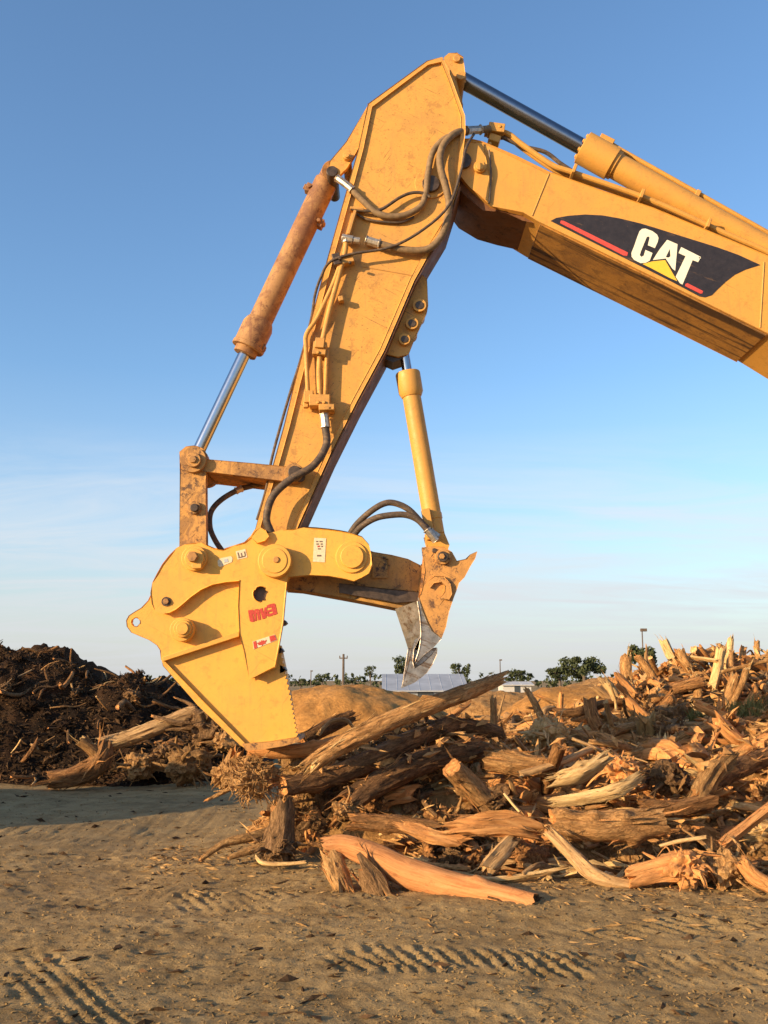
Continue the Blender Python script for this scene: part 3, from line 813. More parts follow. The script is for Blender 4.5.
p_ = MB().disc(443, 556.5, CF - .05, CB + .05, 7.6).disc(443, 556.5, CF - .075, CF - .04, 5.2, mi=1).bolt(442, 556.5, CF - .07, 3, .02).disc(434.5, 550.5, CF - .02, CF + .02, 2.4, mi=1)
obj('pin', p_, ['jaw_paint', 'grease_steel'], shear, bevel=0.004)
# ---- thumb cylinder
YT = 9.40
A, B2 = P(403, 346, YT), P(437, 545, YT)
dirv = (B2 - A).normalized()
def att(px, py): return (P(px, py, YT) - A).dot(dirv)
c0, c1 = att(405, 373), att(408, 393)
c_ = MB()
c_.tube([A + dirv * c0, A + dirv * (c0 + .02), A + dirv * c1, A + dirv * (c1 + .05)], [.118, .124, .122, .098], 28)
c_.tube([A + dirv * c1, A + dirv * att(436, 539)], .092, 28)
c_.tube([A + dirv * att(431, 514), A + dirv * att(432, 520)], .098, 28)
c_.prism([(425, 535), (444, 532), (449, 545), (446, 556), (436, 560), (428, 550)], YT - .1, YT + .1)
c_.box(A + dirv * att(429, 527) + Vector((-.06, -.1, 0)), (.08, .1, .3), rot=Matrix.Rotation(R(-10), 3, 'Y'))
cy = obj('thumb_cylinder', c_, 'boom_paint', EX, bevel=0.005)
obj('piston_rod', MB().tube([A, A + dirv * (c0 + .05)], .05, 20), 'chrome', cy)

# ---- the carrier itself stands out of frame to the right
u_ = MB()
u_.prism([Vector((6.6, 0, 1.15)), Vector((10.6, 0, 1.15)), Vector((11.0, 0, 1.5)), Vector((11.0, 0, 2.4)), Vector((10.7, 0, 2.65)), Vector((7.4, 0, 2.6)), Vector((6.7, 0, 2.2))], 8.15, 11.1, raw=True)
u_.tube([(8.4, 9.6, .7), (8.4, 9.6, 1.2)], .9, 32)
obj('upper_body', u_, 'boom_paint', EX, bevel=0.05)
cab = obj('cab', MB().prism([Vector((6.45, 0, 1.3)), Vector((8.1, 0, 1.3)), Vector((8.2, 0, 2.3)), Vector((8.0, 0, 3.2)), Vector((6.9, 0, 3.25)), Vector((6.5, 0, 2.5))], 8.05, 9.1, raw=True), 'boom_paint', EX, bevel=0.05)
obj('cab_window', MB().prism([Vector((6.75, 0, 2.35)), Vector((7.8, 0, 2.35)), Vector((7.75, 0, 3.05)), Vector((7.0, 0, 3.08))], 8.03, 8.06, raw=True), 'window_glass', cab)
for y0 in (7.95, 10.5):
    t = MB().prism([Vector((6.3 + .45 * math.cos(a), 0, .47 + .45 * math.sin(a))) for a in np.linspace(math.pi / 2, 1.5 * math.pi, 10)] +
                   [Vector((10.5 + .45 * math.cos(a), 0, .47 + .45 * math.sin(a))) for a in np.linspace(-math.pi / 2, math.pi / 2, 10)], y0, y0 + .65, raw=True)
    for k in range(22):
        x = 6.3 + 4.2 * k / 21
        for z in (.02, .93): t.box((x, y0 + .325, z), (.06, .66, .05))
    obj('track', t, 'track_paint', EX, bevel=0.01)
u_ = MB(); u_.box((8.4, 9.6, .62), (2.2, 2.0, .35))
obj('undercarriage', u_, 'track_paint', EX, bevel=0.03)

# ================================================================== GROUND
def axis_pts(lo, hi, fine, far, growth=1.18):
    a = list(np.arange(lo, hi + 1e-6, fine))
    s, x = fine, a[-1]
    while x < far: s *= growth; x += s; a.append(x)
    s, x, pre = fine, a[0], []
    while x > -far: s *= growth; x -= s; pre.append(x)
    return np.array(pre[::-1] + a)

def grid(xs, ys, zf):
    X, Y = np.meshgrid(xs, ys)
    Z = zf(X, Y)
    nx, ny = len(xs), len(ys)
    V = np.stack([X.ravel(), Y.ravel(), Z.ravel()], 1)
    i = np.arange(nx * ny).reshape(ny, nx)
    Fq = np.stack([i[:-1, :-1].ravel(), i[:-1, 1:].ravel(), i[1:, 1:].ravel(), i[1:, :-1].ravel()], 1)
    return V, Fq

def np_mesh(name, V, Fq, mat, angle=None):
    me = bpy.data.meshes.new(name)
    me.vertices.add(len(V)); me.vertices.foreach_set('co', V.astype(np.float32).ravel())
    k = Fq.shape[1]
    me.loops.add(Fq.size); me.loops.foreach_set('vertex_index', Fq.astype(np.int32).ravel())
    me.polygons.add(len(Fq)); me.polygons.foreach_set('loop_start', np.arange(0, Fq.size, k, dtype=np.int32))
    me.update(calc_edges=True); me.validate()
    me.polygons.foreach_set('use_smooth', np.ones(len(Fq), bool))
    me.materials.append(M[mat])
    o = bpy.data.objects.new(name, me); COL.objects.link(o)
    return o

TRACKS = []
def track(px0, px1, w, per, amp, skew=0.5, duty=0.5):
    a, b = G(*px0), G(*px1)
    TRACKS.append((a.x, a.y, b.x, b.y, w, per, amp, skew))
track((318, 950), (600, 958), 0.62, 0.105, 0.034, 0.55)
track((160, 894), (316, 900), 0.70, 0.115, 0.032, 0.9)
track((20, 948), (150, 1075), 0.50, 0.085, 0.022, 0.0)
track((560, 930), (760, 915), 0.50, 0.12, 0.02, 0.6)
track((250, 1000), (900, 1008), 0.60, 0.11, 0.007, 0.55)
track((-60, 905), (330, 885), 0.60, 0.12, 0.008, -0.6)
track((600, 958), (900, 964), 0.62, 0.105, 0.010, 0.55)
track((-200, 850), (240, 822), 0.55, 0.12, 0.016, 0.5)


def ground_z(x, y):
    x = np.asarray(x, float); y = np.asarray(y, float)
    near = 1 - sst(14, 40, np.hypot(x, y))
    z = fbm(x * 0.45, y * 0.45, 3, 3) * 0.09
    z = z + near * (fbm(x * 2.3, y * 2.3, 5, 3, 0.5) * 0.022 + np.abs(fbm(x * 7, y * 7, 9, 3, 0.6)) * 0.018 + (np.abs(fbm(x * 17, y * 17, 13, 2, 0.6)) - .15) * 0.026 * (.6 + fbm(x * .8, y * .8, 15, 2)))
    # ruts that run across the yard, ploughed by the machine
    ru = np.sin((y * 1.0 + x * 0.18 + fbm(x * .4, y * .4, 21, 2) * 0.8) * 9.0)
    for ax, ay, bx, by, w, per, amp, skew in TRACKS:
        dx, dy = bx - ax, by - ay
        ln = math.hypot(dx, dy); dx /= ln; dy /= ln
        s = (x - ax) * dx + (y - ay) * dy
        c = -(x - ax) * dy + (y - ay) * dx
        warp = fbm(x * 3, y * 3, 41, 2) * 0.05
        m = sst(-0.05, .2, s + warp * 3) * (1 - sst(ln - .2, ln + .05, s + warp * 3)) * (1 - sst(w * .36, w * .52, np.abs(c + warp)))
        m = m * np.clip(.62 + 1.5 * fbm(x * 2.1, y * 2.1, 47, 3), .05, 1.15)
        if skew == 0.0:
            lug = np.sin((c + warp * .3) / per * 2 * math.pi)
        else:
            lug = np.sin((s + skew * c * .8 + warp * 1.6) / per * 2 * math.pi) + fbm(x * 9, y * 9, 51, 2) * 1.3
        lug = np.sign(lug) * np.abs(lug) ** 0.55
        z = z + m * amp * (lug * .55 - .25)
    # far field lies a touch lower so that nothing near hides the horizon line
    return z - sst(25, 90, y) * 0.25

gx = axis_pts(-4.6, 4.8, 0.026, 2500, 1.22)
gy = axis_pts(4.2, 9.6, 0.024, 3500, 1.16)
gy = gy[gy > -60]
V, Fq = grid(gx, gy, ground_z)
struct(np_mesh('ground', V, Fq, 'ground_dirt'))

# ================================================================== MOUNDS
def gauss(x, y, cx, cy, sx, sy, rot=0.0):
    c, s = math.cos(rot), math.sin(rot)
    u, v = (x - cx) * c + (y - cy) * s, -(x - cx) * s + (y - cy) * c
    return np.exp(-(u / sx) ** 2 - (v / sy) ** 2)

def debris_h(x, y):
    """smooth height of the wood pile's bed"""
    x = np.asarray(x, float); y = np.asarray(y, float)
    front = 9.0 - 0.14 * np.clip(x, -2, 6) + vn(x * .9, y * 0 + 3.3, 77) * 0.5
    left = -1.25 + 0.16 * (y - 9)
    d = y - front
    h = 0.62 * sst(-.1, 2.6, d) * sst(-.15, 1.1, x - left)
    h = h * (1 - 0.9 * sst(21, 25, y))
    h = h + 1.16 * gauss(x, y, 5.9, 17.2, 2.5, 2.4) * sst(3.1, 4.6, x + (17 - y) * .25)
    h = h + 0.40 * gauss(x, y, 2.9, 14.6, 2.6, 2.0)
    h = h + 0.50 * gauss(x, y, 4.9, 11.4, 1.4, 1.5) * sst(0, 1.0, d)
    h = h + 0.50 * gauss(x, y, 0.1, 10.5, 1.3, .9)
    return h

def debris_z(x, y):
    h = debris_h(x, y)
    k = sst(0.0, 0.3, h)
    return np.where(h > 0.015, h + k * (fbm(x * 2, y * 2, 61, 4, .6) * .22 + np.abs(fbm(x * 6, y * 6, 63, 3)) * .10), -0.35) - 0.03 - .14 * (1 - sst(.02, .22, h))

gx = np.arange(-2.2, 10.5, 0.055); gy = np.arange(8.0, 26.0, 0.06)
V, Fq = grid(gx, gy, debris_z)
keep = (V[Fq][:, :, 2] > -0.3).any(1)
mound = np_mesh('wood_litter', V, Fq[keep], 'mound_dirt')
tag(mound, 'brown earth and shredded wood litter under the tangled pile', 'wood litter', kind='stuff')

def mulch_z(x, y):
    x = np.asarray(x, float); y = np.asarray(y, float)
    # crest height along the pile, read against the sky at distance 18
    xs = np.array([-14, -10.5, -7.3, -6.9, -6.25, -5.8, -5.3, -4.83, -4.46, -4.1, -3.73, -3.35, -2.9, -2.5, -2.1])
    hs = np.array([1.5, 2.0, 2.2, 2.2, 2.18, 1.9, 1.58, 1.7, 1.62, 1.42, 1.12, .9, .62, .3, -.2])
    _ = ([-14, -10.5, -7.3, -6.95, -6.5, -6.0, -5.65, -5.3, -5.0, -4.75, -4.4, -4.1, -3.7, -3.3, -2.8, -2.4, -2.1])
    _ = ([1.6, 2.2, 2.42, 2.40, 2.46, 2.42, 2.22, 2.02, 1.86, 1.92, 1.96, 1.78, 1.62, 1.50, 1.15, 0.6, -.2])
    top = np.interp(x, xs, hs)
    yf = 15.6 - .05 * (x + 4)
    prof = sst(0, 2.6, y - yf) ** 0.75 * (1 - sst(20.2, 24, y))
    h = top * prof
    k = sst(0.05, .8, h)
    z = h + k * (fbm(x * 1.3, y * 1.3, 81, 5, .6) * .34 + np.abs(fbm(x * 4.5, y * 4.5, 83, 4, .65)) * .20 - .10)
    return np.where(h > 0.02, z, -0.4) - 0.03
gx = np.arange(-14, -1.2, 0.07); gy = np.arange(15.0, 24.2, 0.07)
V, Fq = grid(gx, gy, mulch_z)
keep = (V[Fq][:, :, 2] > -0.35).any(1)
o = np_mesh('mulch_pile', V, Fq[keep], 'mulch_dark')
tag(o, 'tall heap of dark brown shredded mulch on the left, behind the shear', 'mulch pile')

def heap(name, cx, cy, sx, sy, h, mat, label, cat, seed, rough=.12, res=.12):
    gx = np.arange(cx - sx * 2, cx + sx * 2, res); gy = np.arange(cy - sy * 2, cy + sy * 2, res)
    def zf(x, y):
        q = np.sqrt(((x - cx) / sx) ** 2 + ((y - cy) / sy) ** 2) + fbm(x * .25, y * .25, seed, 3) * .25
        hh = h * np.clip(1 - q, 0, 1) ** .8 * (2 - np.clip(1 - q, 0, 1)) * .9
        hh = np.minimum(hh, h)
        z = hh + sst(0, .5, hh) * (fbm(x * .8, y * .8, seed + 5, 4) * rough * 2 + np.abs(fbm(x * 3, y * 3, seed + 7, 3)) * rough)
        return np.where(hh > .01, z, -.5) - .04
    V, Fq = grid(gx, gy, zf)
    keep = (V[Fq][:, :, 2] > -0.45).any(1)
    return tag(np_mesh(name, V, Fq[keep], mat), label, cat)

heap('dirt_mound', -1.35, 30, 3.6, 3.4, 1.62, 'orange_dirt', 'smooth orange dirt mound behind the yellow shear blade', 'dirt mound', 3)
heap('dirt_mound', 8.6, 39, 4.6, 3.6, 1.62, 'orange_dirt', 'orange dirt mound beside the tall wood pile at the back', 'dirt mound', 8)
heap('dirt_mound', 6.2, 46, 5.2, 3.5, 1.15, 'mound_dirt', 'low brown dirt bank under the long white shed', 'dirt mound', 13)
heap('dirt_mound', 12.4, 50, 5.2, 3.5, 2.0, 'mound_dirt', 'dark brown dirt bank below the round dark green trees', 'dirt mound', 16)
# the neighbouring heap whose long shadow lies over the yard (it stands out of frame)
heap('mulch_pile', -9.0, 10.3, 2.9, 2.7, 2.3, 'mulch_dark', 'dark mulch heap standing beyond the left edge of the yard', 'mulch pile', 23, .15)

# ================================================================== WOOD
def wood_mesh(mb, pts, radii, n=14, seg=0.06, seed=0, rough=.10, jag=.06, profile=None, mi=(0, 1), twist=0.0, knots=0, flat=1.0, hollow=.25, fib=0):
    pts = [Vector(p) for p in pts]
    if isinstance(radii, (int, float)): radii = [radii] * len(pts)
    L = sum((b - a).length for a, b in zip(pts, pts[1:]))
    sub = max(2, int(L / seg / max(1, len(pts) - 1)))
    pts, radii = spline(pts, radii, sub)
    fr = frames(pts)
    m = len(pts)
    sarr = [0.0]
    for a, b in zip(pts, pts[1:]): sarr.append(sarr[-1] + (b - a).length)
    rg = np.random.default_rng(seed)
    if profile is not None: n = len(profile)
    th = np.arange(n) * 2 * math.pi / n
    prof = np.ones(n) if profile is None else np.asarray(profile, float)
    S = np.array(sarr)[:, None]; T = th[None, :]
    # wandering cross-section; period 2pi kept by sampling a circle
    cxs, sys_ = np.cos(T) * 1.3, np.sin(T) * 1.3
    q = 1.0 / max(np.mean(radii), .02)
    nz = fbm(cxs * 1.2 + S * q * .10 + seed * 3.1, sys_ * 1.2 + S * q * .07 + seed * 1.7, seed, 3) * 1.0
    nz2 = fbm(cxs * 4 + seed, sys_ * 4 + S * q * .35, seed + 9, 3, .6)
    nz3 = np.abs(fbm(cxs * 7 + seed * 2, sys_ * 7 + S * q * .22, seed + 19, 3, .65))
    Rm = np.array(radii)[:, None] * prof[None, :] * (1 + rough * 1.5 * nz + rough * 1.3 * nz2 - rough * 2.3 * (nz3 - .2))
    for _ in range(knots):
        ks, kt = rg.uniform(0.1, .9) * sarr[-1], rg.uniform(0, 6.28)
        w = np.mean(radii) * .55
        dd = ((S - ks) / w) ** 2 + (np.minimum(np.abs(T - kt), 6.283 - np.abs(T - kt)) / .5) ** 2
        Rm = Rm * (1 + .38 * np.exp(-dd))
    j0 = rg.uniform(-1, 1, n) * jag; j1 = rg.uniform(-1, 1, n) * jag
    V, AT = [], []
    for i in range(m):
        a, b = fr[i]
        tg = a.cross(b)
        tw = twist * sarr[i]
        f0 = max(0, 1 - sarr[i] / max(jag * 3, 1e-3)); f1 = max(0, 1 - (sarr[-1] - sarr[i]) / max(jag * 3, 1e-3))
        for k in range(n):
            t = th[k] + tw
            r = Rm[i, k]
            p = pts[i] + a * (r * math.cos(t)) + b * (r * math.sin(t) * flat) - tg * (j0[k] * f0 + j1[k] * f1)
            V.append(p); AT.append((r * math.cos(th[k]), r * math.sin(th[k]), sarr[i] + seed * 1.37))
    Fs, MI = [], []
    for i in range(m - 1):
        for k in range(n):
            k2 = (k + 1) % n
            Fs.append((i * n + k, i * n + k2, (i + 1) * n + k2, (i + 1) * n + k)); MI.append(mi[0])
    for e in (0, m - 1):       # broken or sawn ends: an inner ring and a centre
        a, b = fr[e]; tg = a.cross(b); sgn = 1 if e == 0 else -1
        base = len(V); rm = float(np.mean(Rm[e]))
        for k in range(n):
            t = th[k] + twist * sarr[e]; r = Rm[e, k] * .62
            V.append(pts[e] + a * (r * math.cos(t)) + b * (r * math.sin(t) * flat) - tg * ((j0 if e == 0 else j1)[k] * .5) + tg * sgn * rm * hollow * rg.uniform(-.4, 1))
            AT.append((r * math.cos(th[k]), r * math.sin(th[k]), sarr[e] + seed))
        V.append(pts[e] + tg * sgn * rm * hollow * .5); AT.append((0, 0, sarr[e] + seed))
        for k in range(n):
            k2 = (k + 1) % n
            f1 = (e * n + k2, e * n + k, base + k, base + k2); f2 = (base + k2, base + k, base + n)
            if e: f1, f2 = f1[::-1], f2[::-1]
            Fs += [f1, f2]; MI += [mi[1]] * 2
    mb.add(V, Fs, MI, AT)
    # torn fibres and strips of bark standing off the surface
    for _ in range(fib):
        i0 = int(rg.integers(0, m)); k = int(rg.integers(n))
        a, b = fr[i0]; tg = a.cross(b) * rg.choice((-1, 1)); rr = float(np.mean(Rm[i0]))
        t = th[k]; nrm = a * math.cos(t) + b * math.sin(t) * flat
        p0 = pts[i0] + nrm * Rm[i0, k] * .93
        ln = min(rr * rg.uniform(.8, 3.0), .35)
        w_ = rr * rg.uniform(.04, .13)
        p1 = p0 + tg * ln * .6 + nrm * rr * rg.uniform(.05, .2); p2 = p1 + tg * ln * .5 + nrm * rr * rg.uniform(.0, .45) + Vector(rg.normal(0, rr * .15, 3))
        b0 = len(mb.v); side = tg.cross(nrm)
        q_ = [p0 - side * w_, p0 + side * w_, p1 + side * w_ * .8, p1 - side * w_ * .8, p2, p0 - nrm * w_ * .8, p1 - nrm * w_ * .9]
        mb.add(q_, [(0, 1, 2, 3), (3, 2, 4), (1, 5, 6, 2), (5, 0, 3, 6), (2, 6, 4), (6, 3, 4)], [int(rg.integers(2)) if mi[0] != mi[1] else mi[0]] * 6,
               [(v.x * 3, v.y * 3, v.z * 3) for v in q_])
    return mb

def facet(n, corners, seed, amt=.4):
    """cross-section of split wood: a few flat faces and sharp corners"""
    rg = np.random.default_rng(seed)
    ca = np.sort((np.arange(corners) + rg.uniform(-.3, .3, corners)) * 2 * math.pi / corners)
    cr = rg.uniform(1 - amt, 1 + amt, corners)
    out = []
    for k in range(n):
        t = 2 * math.pi * k / n
        for i in range(corners):
            a0, a1 = ca[i], ca[(i + 1) % corners] + (2 * math.pi if i == corners - 1 else 0)
            tt = t if t >= ca[0] else t + 2 * math.pi
            if a0 <= tt <= a1:
                p0 = np.array([math.cos(a0), math.sin(a0)]) * cr[i]; p1 = np.array([math.cos(a1), math.sin(a1)]) * cr[(i + 1) % corners]
                d = np.array([math.cos(tt), math.sin(tt)]); e = p1 - p0
                den = d[0] * e[1] - d[1] * e[0]
                out.append(abs((p0[0] * e[1] - p0[1] * e[0]) / den) if abs(den) > 1e-6 else cr[i])
                break
        else: out.append(1.0)
    return np.clip(out, .25, 1.6)

def root_wad(mb, c, r, seed, nroot=9, nhair=26, axis=Vector((0, 0, 1)), squash=.8, mi=(0, 1), spread=1.0):
    """lumpy root ball with broken roots and fibres"""
    rg = np.random.default_rng(seed)
    bm = bmesh.new(); bmesh.ops.create_icosphere(bm, subdivisions=4, radius=1)
    V, AT = [], []
    for v in bm.verts:
        d = v.co.normalized()
        o_ = Vector((seed * 3.3, seed * 1.9, 0)); q = .86 + .42 * mn.fractal(d * 1.5 + o_, 1.0, 2.0, 4) + .34 * (abs(mn.noise(Vector((d.x * 5.5, d.y * 5.5, d.z * 2.2)) + o_)) + .6 * abs(mn.noise(Vector((d.x * 12, d.y * 12, d.z * 5)) + o_)) - .2)
        p = d * r * q; p.z *= squash
        V.append(c + p); AT.append(tuple(p * 1.0))
    mb.add(V, [tuple(v.index for v in f.verts) for f in bm.faces], mi[0], AT); bm.free()
    for i in range(nroot):
        d = Vector(rg.normal(0, 1, 3)); d.z = abs(d.z) * .5 - .35; d.normalize()
        ln = r * rg.uniform(.7, 1.6) * spread; rr = r * rg.uniform(.07, .17)
        p0 = c + d * r * .5
        p1 = p0 + d * ln * .5 + Vector(rg.normal(0, .14 * r, 3)); p2 = p1 + d * ln * .5 + Vector(rg.normal(0, .25 * r, 3)) - Vector((0, 0, .1 * r))
        for p in (p1, p2): p.z = max(p.z, rr * .6)
        wood_mesh(mb, [p0, p1, p2], [rr, rr * .7, rr * .35], n=8, seg=.06, seed=seed * 31 + i, rough=.24, jag=rr * 1.2, mi=mi, fib=4)
    for i in range(nhair):
        d = Vector(rg.normal(0, 1, 3)); d.normalize()
        p0 = c + Vector((d.x, d.y, d.z * squash)) * r * .9
        p1 = p0 + d * r * rg.uniform(.1, .3) + Vector(rg.normal(0, .12 * r, 3)); p2 = p1 + Vector(rg.normal(0, .28 * r, 3)) - Vector((0, 0, .08 * r))
        for p in (p1, p2): p.z = max(p.z, .01)
        mb.tube([p0, p1, p2], [r * .035, r * .025, r * .012], 5, mi[0], caps=False, smooth=3)
    return mb

HAND = []       # (polyline in view, radius, distance) of the pieces placed one by one
def piece(name, label, cat, mb, mats):
    V = np.array(mb.v); c = V.mean(0); c[2] = V[:, 2].min()
    o = obj(name, mb, mats, None, org=c, angle=50)
    return tag(o, label, cat)

def note_hand(pts, r):
    HAND.append(([proj(p) for p in pts], r * F / max(p.y for p in pts), min(p.y for p in pts)))

def log(label, px, r, Y, mats=('bark_brown', 'wood_orange'), name='log', cat='log', seed=1, rough=.10, jag=.03, knots=1, n=24, seg=.035, fib=None, **kw):
    Ys = Y if isinstance(Y, (list, tuple)) else [Y] * len(px)
    W = [P(p[0], p[1], y) for p, y in zip(px, Ys)]
    rs = r if isinstance(r, (list, tuple)) else [r] * len(px)
    rm = [q * m_per_px(y) for q, y in zip(rs, Ys)]
    if fib is None: fib = int(10 + 45 * (W[-1] - W[0]).length) if max(rm) > .035 else 2
    mb = wood_mesh(MB(), W, rm, fib=fib, n=n, seg=seg, seed=seed, rough=rough, jag=jag, knots=knots, **kw)
    note_hand(W, max(rm))
    return piece(name, label, cat, mb, list(mats))

OP, PP, BP, BD, GP, TP = ('wood_orange', 'wood_orange'), ('wood_pale', 'wood_pale'), ('bark_brown', 'wood_orange'), ('bark_dark', 'wood_orange'), ('wood_grey', 'wood_grey'), ('bark_tan', 'wood_pale')

# --- the logs under and beside the shear
log('long pale debarked log slanting up to the right, topmost across the pile', [(310, 766), (336, 748), (372, 729), (420, 709), (462, 694), (503, 678)], [7, 8.5, 9, 8.5, 8, 5], [9.1, 9.15, 9.2, 9.35, 9.55, 9.8],
    ('bark_tan', 'wood_pale'), seed=2, rough=.09, jag=.10, knots=3)
log('dark bark log with a round pale sawn end beside the root ball', [(283, 786), (320, 779), (366, 762), (409, 742), (455, 722)], [9, 9.5, 10, 9.5, 8], [9.25, 9.45, 9.7, 10.0, 10.3], ('bark_dark', 'wood_orange'), seed=3, jag=.006, hollow=.05)
log('curved dark brown log with a shredded lower end in the middle', [(349, 802), (372, 787), (412, 766), (445, 754), (478, 748)], [10, 11.5, 12, 11, 9], [9.25, 9.4, 9.65, 9.85, 10.1], ('bark_dark', 'wood_orange'), seed=4, jag=.10, rough=.14, knots=2)
log('smooth peach debarked log lying in front, the nearest one', [(322, 847), (345, 846), (378, 858), (412, 874), (470, 890), (536, 905)], [8, 10, 11.5, 13.5, 12, 10], [8.15, 8.15, 8.05, 7.95, 7.75, 7.5], ('wood_peach', 'bark_dark'), seed=5, rough=.05, jag=.025, knots=2, n=30, seg=.03, hollow=.4, fib=8)
log('short stub of grey brown log pointing up left beside the dark logs', [(452, 768), (466, 781), (482, 797)], [10, 10.5, 11], [9.1, 9.2, 9.3], ('bark_tan', 'wood_orange'), seed=6, jag=.01, hollow=.1)
log('thick tan trunk section lying level with a knot hole in its side', [(551, 824), (590, 826), (625, 825), (662, 822)], [13, 14, 14.5, 13], [8.5, 8.5, 8.55, 8.6], ('bark_tan', 'wood_orange'), seed=7, rough=.10, jag=.03, knots=4, n=26)
log('flat orange plank leaning on the right edge of the pile', [(722, 845), (745, 827), (772, 806)], [6.5, 6.5, 6.5], [8.3, 8.5, 8.7], OP, name='plank', cat='plank', seed=8, rough=.06, jag=.05, profile=facet(18, 4, 3, .25), knots=0)
log('long grey brown split pole slanting down to the right in front of the tan trunk', [(551, 832), (575, 856), (598, 876), (640, 886)], [5, 7, 7, 4], [8.25, 8.15, 8.05, 8.0], GP, name='split_pole', cat='split wood', seed=9, rough=.14, jag=.05, profile=facet(18, 5, 4, .3))
log('pale splintered slab behind the peach log', [(455, 874), (492, 880), (530, 876), (566, 868)], [3, 5, 4.5, 2], [8.3, 8.25, 8.25, 8.3], PP, name='split_wood', cat='split wood', seed=10, rough=.15, jag=.08, profile=facet(16, 4, 8, .4))
log('grey broken slab standing askew behind the peach log', [(486, 868), (500, 852), (512, 838)], [7, 8, 6], [8.3, 8.4, 8.5], GP, name='split_wood', cat='split wood', seed=11, rough=.12, jag=.06, profile=facet(16, 4, 9, .35))
log('pale curved split piece tapering to the left over the tan trunk', [(553, 803), (585, 799), (618, 791), (640, 776)], [4, 5.5, 7, 3], [8.9, 8.85, 8.8, 8.9], PP, name='split_wood', cat='split wood', seed=12, rough=.12, jag=.06, profile=facet(18, 5, 12, .3))
log('upright pale broken stake standing near the leaning log end', [(494, 746), (494, 722), (493, 699)], [4.2, 4, 3], [11.2, 11.3, 11.3], TP, name='broken_stake', cat='stake', seed=13, rough=.12, jag=.06, knots=0, n=12)
log('thin pale stake leaning left beside the brown dirt', [(541, 716), (533, 700), (526, 689)], [3.2, 3, 2.5], [12.2, 12.3, 12.4], TP, name='broken_stake', cat='stake', seed=14, rough=.12, jag=.05, knots=0, n=12)
log('yellow brown curved log in the shade under the shear toe', [(248, 752), (285, 752), (318, 747), (345, 738)], [4, 6.5, 6.5, 4], [9.65, 9.7, 9.75, 9.85], ('wood_orange', 'wood_orange'), seed=15, rough=.06, jag=.02)
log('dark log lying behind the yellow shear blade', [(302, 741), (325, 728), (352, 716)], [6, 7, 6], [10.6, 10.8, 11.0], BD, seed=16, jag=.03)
log('thin bent grey root above the dark log behind the shear', [(318, 735), (330, 722), (345, 720), (352, 726)], [2, 2, 2, 1.4], [10.4, 10.5, 10.5, 10.5], GP, name='root', cat='root', seed=17, n=10)
log('brown level log in the middle behind the grey stub', [(486, 759), (520, 764), (552, 768)], [10, 10.5, 9], [9.9, 9.85, 9.8], ('bark_tan', 'wood_orange'), seed=18, jag=.04, rough=.14, knots=2)
log('long grey pole lying level above the middle tangle', [(520, 774), (556, 764), (592, 748)], [3.2, 3.2, 3], [9.6, 9.7, 9.9], GP, name='pole', cat='pole', seed=19, n=12, jag=.03)
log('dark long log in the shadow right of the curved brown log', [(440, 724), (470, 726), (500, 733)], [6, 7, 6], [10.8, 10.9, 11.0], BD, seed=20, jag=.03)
log('level brown log with broken ends under the curved dark log', [(352, 822), (390, 824), (440, 829)], [7, 8, 7], [8.95, 8.9, 8.85], ('bark_brown', 'wood_orange'), seed=22, jag=.06, rough=.16)
log('thin white stripped stick lying over the gnarled stumps', [(660, 846), (680, 841), (706, 837)], [1.6, 2, 1.4], [8.0, 8.0, 8.0], PP, name='stick', cat='stick', seed=23, n=8, jag=.01, knots=0)
log('short white stick standing askew in the middle of the tangle', [(504, 793), (511, 802), (520, 812)], [1.3, 1.5, 1.3], [8.75, 8.7, 8.65], PP, name='stick', cat='stick', seed=24, n=8, jag=.01, knots=0)
log('pale root lying on the dirt at the foot of the left stump', [(256, 857), (263, 863), (285, 864), (305, 862)], [1.5, 2.2, 2.0, 1.5], [8.75, 8.7, 8.7, 8.7], PP, name='root', cat='root', seed=25, n=8, jag=.02, knots=0)
log('long tan root curving out to the left on the dirt', [(272, 832), (250, 837), (225, 843), (200, 860)], [6, 4.5, 3.5, 2], [9.1, 9.0, 8.95, 8.85], ('root_tan', 'wood_orange'), name='root', cat='root', seed=26, n=12, jag=.02)
log('straight root lying beside the curved tan root on the dirt', [(270, 843), (248, 851), (228, 858)], [4, 3.5, 2], [8.95, 8.9, 8.85], ('root_tan', 'wood_orange'), name='root', cat='root', seed=27, n=12, jag=.02)
log('ragged tan stump leg holding up the left end of the peach log', [(330, 852), (336, 872), (346, 896)], [9, 10, 8], [8.15, 8.05, 7.95], ('root_tan', 'wood_orange'), name='stump', cat='stump', seed=28, rough=.22, jag=.08, n=20)
log('dark ragged stump block under the peach log', [(364, 868), (374, 882), (384, 902)], [12, 13, 9], [8.0, 7.95, 7.85], ('root_dark', 'wood_orange'), name='stump', cat='stump', seed=29, rough=.24, jag=.10, n=20)
log('big torn orange wood block in front of the middle tangle', [(452, 829), (480, 826), (508, 826), (534, 832)], [8, 13, 14, 9], [8.55, 8.5, 8.5, 8.5], ('wood_orange', 'wood_orange'), name='wood_block', cat='wood block', seed=30, rough=.22, jag=.10, n=22, profile=facet(22, 5, 31, .25), knots=2)
log('broad orange slab low behind the peach log', [(402, 826), (430, 836), (462, 843)], [6, 7.5, 5], [8.6, 8.55, 8.5], OP, name='split_wood', cat='split wood', seed=31, rough=.18, jag=.10, profile=facet(18, 4, 17, .35))
log('pale torn piece of wood right of the white stick', [(556, 779), (580, 772), (606, 758)], [5.5, 8.5, 6], [9.0, 9.0, 9.1], PP, name='wood_block', cat='wood block', seed=32, rough=.24, jag=.12, profile=facet(18, 5, 19, .3))
